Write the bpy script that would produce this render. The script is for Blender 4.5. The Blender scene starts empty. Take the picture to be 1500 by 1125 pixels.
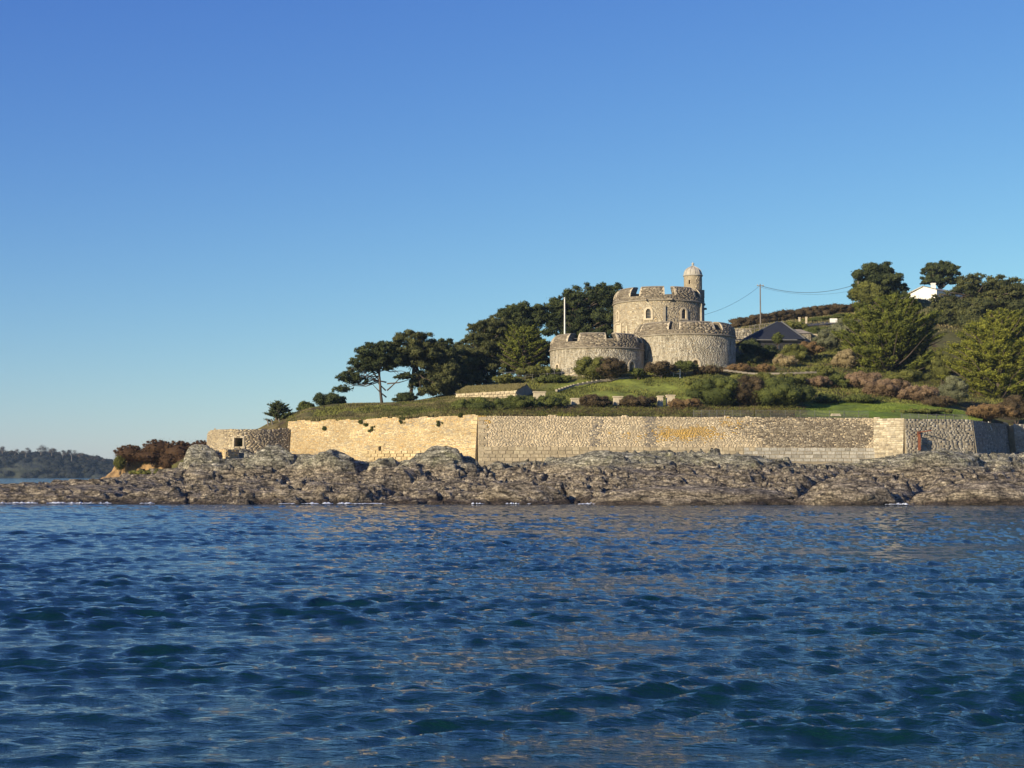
import bpy, math, random
import numpy as np
from mathutils import Vector, Matrix
R = math.radians
RNG = np.random.default_rng(7)
random.seed(7)
scene = bpy.context.scene
col = scene.collection

# ------------------------------------------------------------------ camera
F = 2266.0; CX, CY = 750.0, 562.5; CAMZ = 2.95
PITCH = math.atan(132.5 / F)
cd = bpy.data.cameras.new('camera'); cam = bpy.data.objects.new('camera', cd); col.objects.link(cam)
cd.sensor_width = 36; cd.lens = 36 * F / 1500.0
cd.clip_start = 0.5; cd.clip_end = 20000
cam.location = (0, 0, CAMZ); cam.rotation_euler = (math.pi / 2 + PITCH, 0, 0)
scene.camera = cam
# ------------------------------------------------------------------ light
SUN_AZ, SUN_EL = 45.0, 17.0        # degrees left of straight behind the camera, elevation
w = bpy.data.worlds.new('World'); scene.world = w; w.use_nodes = True
nt = w.node_tree; nt.nodes.clear()
sky = nt.nodes.new('ShaderNodeTexSky'); sky.sky_type = 'NISHITA'; sky.sun_disc = False
sky.sun_elevation = R(SUN_EL); sky.sun_rotation = R(180 + SUN_AZ)
sky.altitude = 0; sky.air_density = 1.0; sky.dust_density = 0.2; sky.ozone_density = 3.0
bg = nt.nodes.new('ShaderNodeBackground'); bg.inputs[1].default_value = 0.103
wo = nt.nodes.new('ShaderNodeOutputWorld')
# clear, deep winter blue: one power curve per channel over the whole sky
sep = nt.nodes.new('ShaderNodeSeparateColor'); cmb = nt.nodes.new('ShaderNodeCombineColor'); nt.links.new(sky.outputs[0], sep.inputs[0])
SKY_S = 0.15
for i_, (ga, gp) in enumerate(((.69, 1.34), (.765, 1.24), (.81, .6))):
    m1 = nt.nodes.new('ShaderNodeMath'); m1.operation = 'MULTIPLY'; m1.inputs[1].default_value = SKY_S
    m2 = nt.nodes.new('ShaderNodeMath'); m2.operation = 'POWER'; m2.inputs[1].default_value = gp
    m3 = nt.nodes.new('ShaderNodeMath'); m3.operation = 'MULTIPLY'; m3.inputs[1].default_value = ga / SKY_S
    nt.links.new(sep.outputs[i_], m1.inputs[0]); nt.links.new(m1.outputs[0], m2.inputs[0]); nt.links.new(m2.outputs[0], m3.inputs[0]); nt.links.new(m3.outputs[0], cmb.inputs[i_])
nt.links.new(cmb.outputs[0], bg.inputs[0]); nt.links.new(bg.outputs[0], wo.inputs[0])
sl = bpy.data.lights.new('sun', 'SUN'); sun = bpy.data.objects.new('sun', sl); col.objects.link(sun)
sl.energy = 5.0; sl.angle = R(0.5); sl.color = (1.0, 0.86, 0.64)
sd = Vector((-math.sin(R(SUN_AZ)) * math.cos(R(SUN_EL)), -math.cos(R(SUN_AZ)) * math.cos(R(SUN_EL)), math.sin(R(SUN_EL))))
sun.rotation_euler = sd.to_track_quat('Z', 'Y').to_euler()
scene.view_settings.view_transform = 'Standard'; scene.view_settings.look = 'None'
scene.view_settings.exposure = 0.55; scene.view_settings.gamma = 1
scene.view_settings.use_curve_mapping = False
scene.cycles.max_bounces = 6; scene.cycles.diffuse_bounces = 3; scene.cycles.glossy_bounces = 3
scene.cycles.volume_bounces = 0; scene.cycles.transparent_max_bounces = 6
scene.cycles.caustics_reflective = False; scene.cycles.caustics_refractive = False

# ------------------------------------------------------------------ helpers
def at(px, py, Y):
    a = (px - CX) / F; b = (CY - py) / F
    dy = math.cos(PITCH) - b * math.sin(PITCH); dz = math.sin(PITCH) + b * math.cos(PITCH)
    t = Y / dy
    return Vector((a * t, Y, CAMZ + dz * t))
def mpp(Y): return Y / F            # metres per photo pixel
def xat(px, Y): return at(px, 650, Y).x
def zat(py, Y): return at(CX, py, Y).z

def tag(o, label=None, cat=None, group=None, kind=None):
    if label: o['label'] = label
    if cat: o['category'] = cat
    if group: o['group'] = group
    if kind: o['kind'] = kind
    return o
def empty(name, loc=(0, 0, 0)):
    o = bpy.data.objects.new(name, None); col.objects.link(o); o.location = loc; return o
def np_mesh(name, V, faces, mat, parent=None, attrs=None, smooth=False):
    """faces: list of int arrays (M,k)"""
    me = bpy.data.meshes.new(name)
    V = np.asarray(V, dtype=np.float32)
    if parent is not None:
        V = V - np.array(parent_world(parent), dtype=np.float32)
    me.vertices.add(len(V)); me.vertices.foreach_set('co', V.ravel())
    if not isinstance(faces, list): faces = [faces]
    faces = [np.asarray(f, dtype=np.int32) for f in faces if len(f)]
    nl = sum(f.size for f in faces); npoly = sum(len(f) for f in faces)
    me.loops.add(nl); me.polygons.add(npoly)
    me.loops.foreach_set('vertex_index', np.concatenate([f.ravel() for f in faces]))
    tot = np.concatenate([np.full(len(f), f.shape[1], dtype=np.int32) for f in faces])
    start = np.concatenate([[0], np.cumsum(tot)[:-1]]).astype(np.int32)
    me.polygons.foreach_set('loop_start', start)
    me.polygons.foreach_set('loop_total', tot)
    if smooth: me.polygons.foreach_set('use_smooth', np.ones(npoly, dtype=bool))
    me.update(calc_edges=True)
    if attrs:
        for k, (dom, arr) in attrs.items():
            arr = np.asarray(arr, dtype=np.float32)
            if arr.ndim == 1:
                at_ = me.attributes.new(k, 'FLOAT', dom); at_.data.foreach_set('value', arr)
            else:
                at_ = me.attributes.new(k, 'FLOAT_COLOR', dom)
                a4 = np.ones((len(arr), 4), dtype=np.float32); a4[:, :3] = arr
                at_.data.foreach_set('color', a4.ravel())
    o = bpy.data.objects.new(name, me); col.objects.link(o)
    if mat: me.materials.append(mat)
    if parent is not None: o.parent = parent
    return o
def parent_world(p):
    v = Vector((0, 0, 0))
    while p is not None:
        v += p.location; p = p.parent
    return v

class MB:
    def __init__(s): s.v = []; s.f = []
    def add(s, vs, fs):
        n = len(s.v); s.v += [tuple(v) for v in vs]; s.f += [[i + n for i in f] for f in fs]
    def box(s, c, d, rz=0, top=1.0):
        cx, cy, cz = c; dx, dy, dz = [q / 2 for q in d]; ca, sa = math.cos(rz), math.sin(rz); vs = []
        for z, k in ((-dz, 1), (dz, top)):
            for x, y in ((-dx, -dy), (dx, -dy), (dx, dy), (-dx, dy)):
                x *= k; y *= k
                vs.append((cx + x * ca - y * sa, cy + x * sa + y * ca, cz + z))
        s.add(vs, [[0, 3, 2, 1], [4, 5, 6, 7], [0, 1, 5, 4], [1, 2, 6, 5], [2, 3, 7, 6], [3, 0, 4, 7]])
    def tube(s, pts, rad, n=7):
        pts = [Vector(p) for p in pts]
        if not hasattr(rad, '__len__'): rad = [rad] * len(pts)
        vs = []; fs = []
        for i, p in enumerate(pts):
            d = (pts[min(i + 1, len(pts) - 1)] - pts[max(i - 1, 0)]).normalized()
            a = d.cross(Vector((0.3, 1, 0.1))).normalized(); b = d.cross(a)
            for k in range(n):
                t = 2 * math.pi * k / n
                vs.append(p + (a * math.cos(t) + b * math.sin(t)) * rad[i])
        for i in range(len(pts) - 1):
            for k in range(n):
                k2 = (k + 1) % n
                fs.append([i * n + k, i * n + k2, (i + 1) * n + k2, (i + 1) * n + k])
        fs.append(list(range(n))[::-1]); fs.append([(len(pts) - 1) * n + k for k in range(n)])
        s.add(vs, fs)
    def lathe(s, c, prof, n=32, a0=0, a1=2 * math.pi, close=True):
        full = abs(a1 - a0 - 2 * math.pi) < 1e-6; m = n if full else n + 1; vs = []; fs = []
        for r, z in prof:
            for k in range(m):
                t = a0 + (a1 - a0) * k / n
                vs.append((c[0] + r * math.sin(t), c[1] - r * math.cos(t), c[2] + z))
        for i in range(len(prof) - 1):
            for k in range(n):
                k2 = (k + 1) % m
                fs.append([i * m + k, i * m + k2, (i + 1) * m + k2, (i + 1) * m + k])
        s.add(vs, fs)
    def build(s, name, mat, parent=None, smooth=False, attrs=None):
        me = bpy.data.meshes.new(name)
        off = parent_world(parent) if parent is not None else Vector((0, 0, 0))
        me.from_pydata([tuple(Vector(v) - off) for v in s.v], [], s.f); me.update()
        if smooth:
            for p in me.polygons: p.use_smooth = True
        o = bpy.data.objects.new(name, me); col.objects.link(o); me.materials.append(mat)
        if parent is not None: o.parent = parent
        return o

# numpy noise
def _h(ix, iy, iz, seed):
    n = (ix.astype(np.int64) * 374761393 + iy.astype(np.int64) * 668265263 + iz.astype(np.int64) * 2147483647 + seed * 1274126177) & 0xffffffff
    n = ((n ^ (n >> 13)) * 1274126177) & 0xffffffff
    n = ((n ^ (n >> 15)) * 2246822519) & 0xffffffff
    n = n ^ (n >> 16)
    return (n & 0xffffff) / float(0xffffff)
def vnoise(x, y, z=None, seed=0):
    if z is None: z = np.zeros_like(x)
    ix, iy, iz = np.floor(x), np.floor(y), np.floor(z); fx, fy, fz = x - ix, y - iy, z - iz
    fx = fx * fx * fx * (fx * (fx * 6 - 15) + 10); fy = fy * fy * fy * (fy * (fy * 6 - 15) + 10); fz = fz * fz * (3 - 2 * fz)
    r = 0
    for dz in (0, 1):
        for dy in (0, 1):
            for dx in (0, 1):
                r = r + _h(ix + dx, iy + dy, iz + dz, seed) * (fx if dx else 1 - fx) * (fy if dy else 1 - fy) * (fz if dz else 1 - fz)
    return r * 2 - 1
def fbm(x, y, z=None, o=4, seed=0, gain=.5):
    a = 1; s = 0
    for i in range(o):
        k = 2.03 ** i
        s = s + a * vnoise(x * k + i * 7.3, y * k - i * 3.1, None if z is None else z * k, seed + i); a *= gain
    return s
def cells(x, y, seed=0):
    """nearest jittered cell: id hash vals and offset, plus F2-F1"""
    ix, iy = np.floor(x), np.floor(y); z0 = np.zeros_like(x)
    b1 = np.full(x.shape, 9.); b2 = np.full(x.shape, 9.); cx = np.zeros_like(x); cy = np.zeros_like(x); ci = np.zeros_like(x); cj = np.zeros_like(x)
    for dy in (-1, 0, 1):
        for dx in (-1, 0, 1):
            jx, jy = ix + dx, iy + dy
            qx = jx + _h(jx, jy, z0, seed); qy = jy + _h(jx, jy, z0 + 1, seed)
            d = np.hypot(x - qx, y - qy)
            m = d < b1
            b2 = np.where(m, b1, np.minimum(b2, d)); b1 = np.where(m, d, b1)
            cx = np.where(m, qx, cx); cy = np.where(m, qy, cy); ci = np.where(m, jx, ci); cj = np.where(m, jy, cj)
    z2 = np.zeros_like(x)
    return x - cx, y - cy, b2 - b1, _h(ci, cj, z2 + 5, seed), _h(ci, cj, z2 + 6, seed), _h(ci, cj, z2 + 7, seed)
def tnoise(x, y, seed=0):
    s_ = (x + y) * .3660254; u, v = x + s_, y + s_; i, j = np.floor(u), np.floor(v); fu, fv = u - i, v - j; z0 = np.zeros_like(x); up = fu > fv
    h00 = _h(i, j, z0, seed); h11 = _h(i + 1, j + 1, z0, seed); hm = np.where(up, _h(i + 1, j, z0, seed), _h(i, j + 1, z0, seed))
    a, b = np.maximum(fu, fv), np.minimum(fu, fv)
    return ((1 - a) * h00 + (a - b) * hm + b * h11) * 2 - 1
class TPS:
    def __init__(s, P, Z, lam=0.02, sc=30.):
        s.P = np.array(P, float) / sc; s.sc = sc; Z = np.array(Z, float); n = len(Z)
        d = np.linalg.norm(s.P[:, None] - s.P[None], axis=2)
        K = np.where(d > 0, d * d * np.log(d + 1e-12), 0) + lam * np.eye(n)
        Q = np.hstack([np.ones((n, 1)), s.P]); A = np.zeros((n + 3, n + 3)); A[:n, :n] = K; A[:n, n:] = Q; A[n:, :n] = Q.T
        s.w = np.linalg.solve(A, np.concatenate([Z, np.zeros(3)]))
    def __call__(s, x, y):
        x = np.asarray(x, float) / s.sc; y = np.asarray(y, float) / s.sc; r = s.w[-3] + s.w[-2] * x + s.w[-1] * y
        for i, (a, b) in enumerate(s.P):
            d2 = (x - a) ** 2 + (y - b) ** 2
            r = r + s.w[i] * d2 * 0.5 * np.log(d2 + 1e-12)
        return r
def grid_faces(nr, nc):
    i = np.arange(nr - 1)[:, None] * nc + np.arange(nc - 1)[None]
    i = i.ravel(); return np.stack([i, i + 1, i + nc + 1, i + nc], axis=1)

# ------------------------------------------------------------------ materials
def ramp(ntree, fac, stops):
    r = ntree.nodes.new('ShaderNodeValToRGB'); cr = r.color_ramp
    while len(cr.elements) < len(stops): cr.elements.new(0.5)
    for e, (p, c) in zip(cr.elements, stops):
        e.position = p; e.color = (c[0], c[1], c[2], 1) if hasattr(c, '__len__') else (c, c, c, 1)
    ntree.links.new(fac, r.inputs[0]); return r.outputs[0]
def noise(ntree, vec, scale, detail=5, rough=.6, dist=0.0):
    n = ntree.nodes.new('ShaderNodeTexNoise'); n.inputs['Scale'].default_value = scale; n.inputs['Detail'].default_value = detail
    n.inputs['Roughness'].default_value = rough; n.inputs['Distortion'].default_value = dist
    if vec is not None: ntree.links.new(vec, n.inputs['Vector'])
    return n.outputs[0]
def mix(ntree, fac, a, b, mode='MIX'):
    m = ntree.nodes.new('ShaderNodeMix'); m.data_type = 'RGBA'; m.blend_type = mode
    for k_, v in ((0, fac), (6, a), (7, b)):
        s_ = m.inputs[k_]
        if isinstance(v, (int, float)): s_.default_value = v if k_ == 0 else (v, v, v, 1)
        elif isinstance(v, tuple): s_.default_value = (*v, 1)
        else: ntree.links.new(v, s_)
    return m.outputs[2]
def base_mat(name, rough=.85, spec=.3):
    m = bpy.data.materials.new(name); m.use_nodes = True; n = m.node_tree; p = n.nodes['Principled BSDF']
    p.inputs['Roughness'].default_value = rough; p.inputs['Specular IOR Level'].default_value = spec
    return m, n, p
def geo_pos(n):
    g = n.nodes.new('ShaderNodeNewGeometry'); return g
def mapping(n, vec, scale=(1, 1, 1), rot=(0, 0, 0)):
    mp = n.nodes.new('ShaderNodeMapping'); mp.inputs['Scale'].default_value = scale; mp.inputs['Rotation'].default_value = rot
    n.links.new(vec, mp.inputs['Vector']); return mp.outputs[0]
def bump(n, p, h, strength=.5, dist=.05):
    b = n.nodes.new('ShaderNodeBump'); b.inputs['Strength'].default_value = strength; b.inputs['Distance'].default_value = dist
    n.links.new(h, b.inputs['Height']); n.links.new(b.outputs[0], p.inputs['Normal'])
def simple(name, c1, c2=None, scale=3., rough=.85, spec=.3, bmp=.3, bd=.03, stretch=(1, 1, 1), metal=0):
    m, n, p = base_mat(name, rough, spec); p.inputs['Metallic'].default_value = metal
    c2 = c2 or tuple(x * .7 for x in c1); g = geo_pos(n); v = mapping(n, g.outputs['Position'], stretch)
    f = noise(n, v, scale); cc = ramp(n, f, [(.3, c2), (.7, c1)]); n.links.new(cc, p.inputs['Base Color'])
    if bmp: bump(n, p, noise(n, v, scale * 3), bmp, bd)
    return m
def leaf_mat(name, dark, light, rough=.75, trans=0.12):
    m, n, p = base_mat(name, rough, .12)
    a = n.nodes.new('ShaderNodeAttribute'); a.attribute_name = 'tint'
    c = ramp(n, a.outputs['Fac'], [(0.0, dark), (1.0, light)]); n.links.new(c, p.inputs['Base Color'])
    t = n.nodes.new('ShaderNodeBsdfTranslucent'); n.links.new(c, t.inputs[0])
    mx = n.nodes.new('ShaderNodeMixShader'); mx.inputs[0].default_value = trans
    out = n.nodes['Material Output']; n.links.new(p.outputs[0], mx.inputs[1]); n.links.new(t.outputs[0], mx.inputs[2]); n.links.new(mx.outputs[0], out.inputs[0])
    return m
def stone_mat(name, mult=1.0, stain=(.20, .17, .13), stain_amt=.5, white=.0, scale=1.0, streak=False):
    """stone colour comes from the per-stone attribute; lichen, stains and lime are broken noise patches"""
    m, n, p = base_mat(name, .9, .2)
    a = n.nodes.new('ShaderNodeAttribute'); a.attribute_name = 'stone_colour'; g = geo_pos(n); P_ = g.outputs['Position']
    f1 = noise(n, P_, 0.35 * scale, 6, .65); c = mix(n, ramp(n, f1, [(.42, 0.0), (.68, stain_amt)]), a.outputs['Color'], stain)
    f2 = noise(n, P_, 5.0, 5, .7); c = mix(n, 1.0, c, ramp(n, f2, [(.3, .82 * mult), (.7, 1.12 * mult)]), 'MULTIPLY')
    if white:
        v = mapping(n, P_, (1.6, 1.6, .38)) if streak else P_
        f3 = noise(n, v, 1.7, 8, .8); c = mix(n, ramp(n, f3, [(.47, 0.0), (.53, white)]), c, (.50, .45, .35))
    n.links.new(c, p.inputs['Base Color']); bump(n, p, noise(n, P_, 8, 4, .7), .35, .03)
    return m

M = {}
M['golden'] = stone_mat('golden_stone', stain=(.40, .26, .10), stain_amt=.45)
M['tan'] = stone_mat('tan_stone', stain=(.24, .19, .13), stain_amt=.45)
M['grey_stone'] = stone_mat('grey_stone', stain=(.12, .10, .07), stain_amt=.5, white=.25)
M['keep_stone'] = stone_mat('keep_stone', stain=(.28, .22, .14), stain_amt=.5, white=.35)
M['lime_stone'] = stone_mat('lime_washed_stone', stain=(.13, .11, .08), stain_amt=.7, white=.85, streak=True)
M['slate_stone'] = stone_mat('slate_stone', stain=(.12, .10, .08), stain_amt=.5, white=.12)
M['mortar'] = simple('mortar', (.36, .30, .20), (.22, .18, .12), 1.5, bmp=.4)
M['mortar_dark'] = simple('dark_mortar', (.13, .11, .08), (.08, .066, .05), 1.5, bmp=.4)
M['pale'] = simple('pale_dressed_stone', (.58, .49, .34), (.42, .35, .24), 2.5)
M['lead'] = simple('lead_dome', (.46, .42, .34), (.33, .30, .24), 2, .6)
M['coping'] = simple('coping_stone', (.36, .31, .23), (.20, .17, .12), 1.2)
M['ashlar_cream'] = None
M['interior'] = simple('dark_interior', (.03, .026, .02), None, 2)
M['glass'] = simple('window_glass', (.035, .04, .05), None, 1, .15, .5, 0)
M['shade_toned_slate'] = simple('shade_toned_slate', (.026, .030, .040), (.018, .02, .027), 2, .6, .4)  # slate darkened so the sunlit house roof looks as if in shadow
M['white_paint'] = simple('white_paint', (.78, .76, .70), (.66, .63, .57), 1, .6)
M['white_wall'] = simple('white_render', (.80, .77, .68), (.70, .66, .57), .6, .8)
M['wood'] = simple('weathered_wood', (.26, .22, .17), (.14, .12, .09), 4, stretch=(1, 1, .2))
M['shade_toned_wood'] = simple('shade_toned_boards', (.03, .03, .034), None, 3)  # dark house cladding, blackened further so its colour carries the castle's shadow
M['rust'] = simple('rusty_steel', (.22, .075, .035), (.10, .035, .02), 5, .8)
M['wire'] = simple('wire', (.08, .08, .085), None, 2, .6, .4, 0)
M['fence_metal'] = simple('galvanised_mesh', (.14, .14, .13), (.09, .09, .085), 3, .6)
M['asphalt'] = simple('asphalt', (.065, .065, .068), (.045, .045, .048), 3)
M['bark'] = simple('bark', (.12, .09, .065), (.05, .038, .03), 2, stretch=(1, 1, .3), bmp=.7)
M['bark_pale'] = simple('pale_bark', (.22, .19, .16), (.12, .10, .08), 2, stretch=(1, 1, .3), bmp=.7)
M['earth'] = simple('orange_earth', (.42, .27, .12), (.24, .15, .07), .8, bmp=.8, bd=.2)
M['pine'] = leaf_mat('pine_needles', (.014, .024, .010), (.095, .108, .036))
M['pine_warm'] = leaf_mat('warm_pine_needles', (.022, .030, .012), (.145, .145, .05))
M['cypress'] = leaf_mat('cypress_sprays', (.026, .040, .008), (.31, .31, .045), trans=.2)
M['cypress_dim'] = leaf_mat('cypress_sprays_dim', (.020, .032, .009), (.22, .235, .038), trans=.2)
M['hedge_green'] = leaf_mat('hedge_leaves', (.028, .038, .011), (.15, .165, .040))
M['bush_olive'] = leaf_mat('olive_leaves', (.050, .055, .015), (.21, .21, .05))
M['bush_brown'] = leaf_mat('brown_twigs', (.040, .030, .016), (.14, .10, .052))
M['bush_rust'] = leaf_mat('rust_leaves', (.085, .052, .024), (.29, .19, .085))
M['bush_pink'] = leaf_mat('dead_flowerheads', (.095, .062, .036), (.34, .235, .14))
M['straw'] = leaf_mat('straw_plumes', (.17, .13, .065), (.46, .37, .20))
M['heather'] = leaf_mat('heather', (.05, .028, .015), (.16, .095, .05))
M['grey_green'] = leaf_mat('grey_green_leaves', (.07, .075, .04), (.22, .22, .12))
M['grass_blades'] = leaf_mat('grass_blades', (.055, .062, .016), (.20, .20, .05))
M['lawn_blades'] = leaf_mat('lawn_blades', (.08, .12, .018), (.19, .24, .045))
M['dry_blades'] = leaf_mat('dry_blades', (.085, .075, .030), (.27, .23, .10))
M['far_wood'] = leaf_mat('far_wood', (.014, .016, .014), (.036, .035, .026))
M['far_twigs'] = leaf_mat('far_twigs', (.05, .04, .032), (.12, .095, .07))
M['foam'] = simple('foam', (.75, .78, .80), (.6, .65, .7), 3, .6, bmp=.5)

def rock_mat():
    m, n, p = base_mat('shore_rock', .88, .25)
    g = geo_pos(n); P_ = g.outputs['Position']
    sx = n.nodes.new('ShaderNodeSeparateXYZ'); n.links.new(P_, sx.inputs[0])
    big = noise(n, P_, .22, 4, .6)
    zz = n.nodes.new('ShaderNodeMath'); zz.operation = 'MULTIPLY_ADD'; n.links.new(big, zz.inputs[0]); zz.inputs[1].default_value = 2.6; n.links.new(sx.outputs[2], zz.inputs[2])
    dv = n.nodes.new('ShaderNodeMath'); dv.operation = 'DIVIDE'; n.links.new(zz.outputs[0], dv.inputs[0]); dv.inputs[1].default_value = 10.0
    sv = mapping(n, P_, (.5, .8, 2.1), (R(20), R(38), 0))
    f = noise(n, sv, 1.6, 9, .78, .15)
    low = ramp(n, f, [(.37, (.016, .013, .010)), (.46, (.12, .097, .069)), (.56, (.27, .225, .16)), (.68, (.44, .38, .285))])
    high = ramp(n, f, [(.36, (.040, .038, .031)), (.48, (.175, .162, .118)), (.58, (.33, .305, .225)), (.66, (.58, .54, .43))])
    wet = ramp(n, f, [(.3, (.018, .014, .011)), (.7, (.075, .056, .042))])
    f_hi = ramp(n, dv.outputs[0], [(.46, 0.0), (.58, 1.0)])
    c = mix(n, f_hi, low, high)
    lich = noise(n, P_, .9, 5, .7)
    c = mix(n, mix(n, 1.0, ramp(n, lich, [(.55, 0.0), (.64, .55)]), f_hi, 'MULTIPLY'), c, (.20, .195, .10))
    f_w = ramp(n, dv.outputs[0], [(.15, 1.0), (.195, 0.0)])
    c = mix(n, f_w, c, wet)
    fine = noise(n, P_, 4.5, 6, .75)
    c = mix(n, 1.0, c, ramp(n, fine, [(.38, .45), (.5, 1.15), (.62, 2.2)]), 'MULTIPLY')
    vc = n.nodes.new('ShaderNodeTexVoronoi'); vc.feature = 'DISTANCE_TO_EDGE'; vc.inputs['Scale'].default_value = .9
    dn = n.nodes.new('ShaderNodeTexNoise'); dn.inputs['Scale'].default_value = 1.5; n.links.new(P_, dn.inputs['Vector'])
    wv = mix(n, .25, mapping(n, P_, (.5, .9, 1.9), (R(20), R(38), 0)), dn.outputs['Color']); n.links.new(wv, vc.inputs['Vector'])
    c = mix(n, 1.0, c, ramp(n, vc.outputs['Distance'], [(.0, .30), (.04, .75), (.08, 1.0)]), 'MULTIPLY')
    n.links.new(c, p.inputs['Base Color'])
    v = n.nodes.new('ShaderNodeTexVoronoi'); v.feature = 'DISTANCE_TO_EDGE'; v.inputs['Scale'].default_value = 1.0; n.links.new(sv, v.inputs['Vector'])
    hh = n.nodes.new('ShaderNodeMath'); hh.operation = 'ADD'; n.links.new(f, hh.inputs[0])
    cr = ramp(n, v.outputs['Distance'], [(.0, 0.0), (.05, .12)]); n.links.new(cr, hh.inputs[1])
    bump(n, p, hh.outputs[0], 1.0, .35)
    return m
M['rock'] = rock_mat()
def land_mat():
    m, n, p = base_mat('turf', .95, .1)
    g = geo_pos(n); P_ = g.outputs['Position']
    a = n.nodes.new('ShaderNodeAttribute'); a.attribute_name = 'stone_colour'
    f = noise(n, P_, .8, 7, .75); c = mix(n, 1.0, a.outputs['Color'], ramp(n, f, [(.3, .55), (.7, 1.4)]), 'MULTIPLY')
    n.links.new(c, p.inputs['Base Color']); bump(n, p, noise(n, P_, 3, 5, .7), .6, .12)
    return m
M['land'] = land_mat()
def water_mat():
    m, n, p = base_mat('sea_water', .05, .5)
    p.inputs['Base Color'].default_value = (.0028, .020, .0175, 1); p.inputs['IOR'].default_value = 1.45
    g = geo_pos(n); P_ = g.outputs['Position']
    v = mapping(n, P_, (1, 2.0, 1), (0, 0, R(8)))
    a = noise(n, v, 4.0, 5, .62, .3); b = noise(n, mapping(n, P_, (1, 2.2, 1), (0, 0, R(-14))), 1.4, 4, .6, .3)
    s = n.nodes.new('ShaderNodeMath'); s.operation = 'MULTIPLY_ADD'; n.links.new(b, s.inputs[0]); s.inputs[1].default_value = 2.2; n.links.new(a, s.inputs[2])
    c_ = noise(n, mapping(n, P_, (1, 1.4, 1), (0, 0, R(20))), 8.0, 3, .6, .2)
    s2 = n.nodes.new('ShaderNodeMath'); s2.operation = 'MULTIPLY_ADD'; n.links.new(c_, s2.inputs[0]); s2.inputs[1].default_value = .5; n.links.new(s.outputs[0], s2.inputs[2])
    bump(n, p, s2.outputs[0], 1.0, .03)
    return m
M['water'] = water_mat()

# ------------------------------------------------------------------ sea
def sea():
    dense = np.linspace(-R(23), R(23), 450)
    rest = np.linspace(R(23), 2 * math.pi - R(23), 80)[1:-1]
    th = np.concatenate([dense, rest, [2 * math.pi - R(23)]])
    r1 = np.exp(np.linspace(math.log(9.5), math.log(175), 660)); r0 = np.linspace(.5, 9.5, 40)[:-1]
    r2 = np.exp(np.linspace(math.log(175), math.log(9000), 70))[1:]
    r = np.concatenate([r0, r1, r2])
    RR, TT = np.meshgrid(r, th, indexing='ij'); X = RR * np.sin(TT); Y = RR * np.cos(TT); Z = np.zeros_like(X)
    dr = np.gradient(r)[:, None]
    dt = np.gradient(np.where(th > math.pi, th, th))[None] * RR
    sp = np.maximum(dr * .42, dt * .8)
    DX = np.zeros_like(X); DY = np.zeros_like(X)
    rg = np.random.default_rng(3)
    N = 130
    lam = np.exp(rg.uniform(math.log(.15), math.log(1.2), N)); lam[:6] = (3.6, 2.8, 2.3, 2.0, 1.75, 1.5)
    grp = 1 + .6 * fbm(X / 5, Y / 4, o=2, seed=4)
    for i in range(N):
        k = 2 * math.pi / lam[i]
        spread = .5 if lam[i] < .8 else .34
        an = R(-90 + 12) + rg.normal(0, spread)
        A = .0055 * lam[i] * (1 if lam[i] < 1.1 else (1.1 / lam[i]) ** .6) * min(1, (lam[i] / .5) ** .4) * rg.uniform(.6, 1.3) * (1.6 if i < 6 else 1)
        kx, ky = k * math.cos(an), k * math.sin(an); ph = rg.uniform(0, 6.28)
        att = np.clip((lam[i] / sp - 1.2) / 1.8, 0, 1)
        p_ = kx * X + ky * Y + ph
        s_, c_ = np.sin(p_), np.cos(p_)
        Z += A * att * c_ * grp; q = .9 * A * att
        DX -= q * math.cos(an) * s_; DY -= q * math.sin(an) * s_
    V = np.stack([X + DX, Y + DY, Z], axis=2).reshape(-1, 3)
    nr, nc = X.shape
    o = np_mesh('sea', V, grid_faces(nr, nc)[:, ::-1], M['water'], smooth=True)
    tag(o, kind='structure')
sea()

# ------------------------------------------------------------------ wall plan (px, Y)
WALL = [(422, 192), (700, 179), (1280, 186), (1325, 183.5), (1425, 186.5), (1478, 204), (1485, 202), (1560, 205)]
WP = [(xat(p, y), y) for p, y in WALL]
WTOP = [zat(617, 192), zat(608.5, 179), zat(612, 186), zat(614, 183.5), zat(616, 186.5), zat(621, 205), zat(622, 203), zat(622, 205)]
BATT = [(304, 199), (306.5, 194), (312, 191), (322, 189), (345, 188), (380, 188.8), (424, 191.5)]
BP = [(xat(p, y), y) for p, y in BATT]
wx = [-300, -41.5, BP[0][0]] + [b[0] for b in BP[1:-1]] + [p[0] for p in WP[:6]] + [WP[7][0], 300]
wy = [199, 199, 199] + [b[1] for b in BP[1:-1]] + [p[1] for p in WP[:6]] + [205, 212]
def wallY(x): return np.interp(x, wx, wy)

# ------------------------------------------------------------------ land
LC = [(422,618,193.5),(560,613,186.5),(700,609.5,180),(850,609.5,181.5),(1000,610,183),(1150,611,184.5),(1280,612.5,187),(1325,614,185),(1425,616,191),(1480,620,206),(1600,620,206),(1750,620,212),
 (430,608,199),(455,599,204),(500,594,207),(560,592,209),(620,588,210),(660,583,210),(700,577,214),
 (560,604,195),(700,594,195),(640,600,190),(800,597,193),(800,570,211),(790,553,222),(740,556,224),(875,551,218),(1000,543,219),(900,563,211),(1000,556,213),(900,587,199),(1000,589,201),
 (1100,549,218),(1100,600,192),(1200,592,200),(1250,609,189),(1250,594,199),(1400,610,194),(1400,598,205),(1200,550,222),(1300,564,222),(1250,525,236),(1350,540,240),(1450,565,235),(1550,560,235),
 (1200,502,260),(1150,512,250),(1100,532,236),(1080,482,292),(1160,470,300),(1260,456,306),(1372,440,318),(1500,432,330),(1650,420,330),(1200,479,280),(1400,480,280),(1500,500,270),(1600,500,270),(1100,488,280),
 (380,628,205),(330,640,205)]
LP = []; LZ = []
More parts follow.
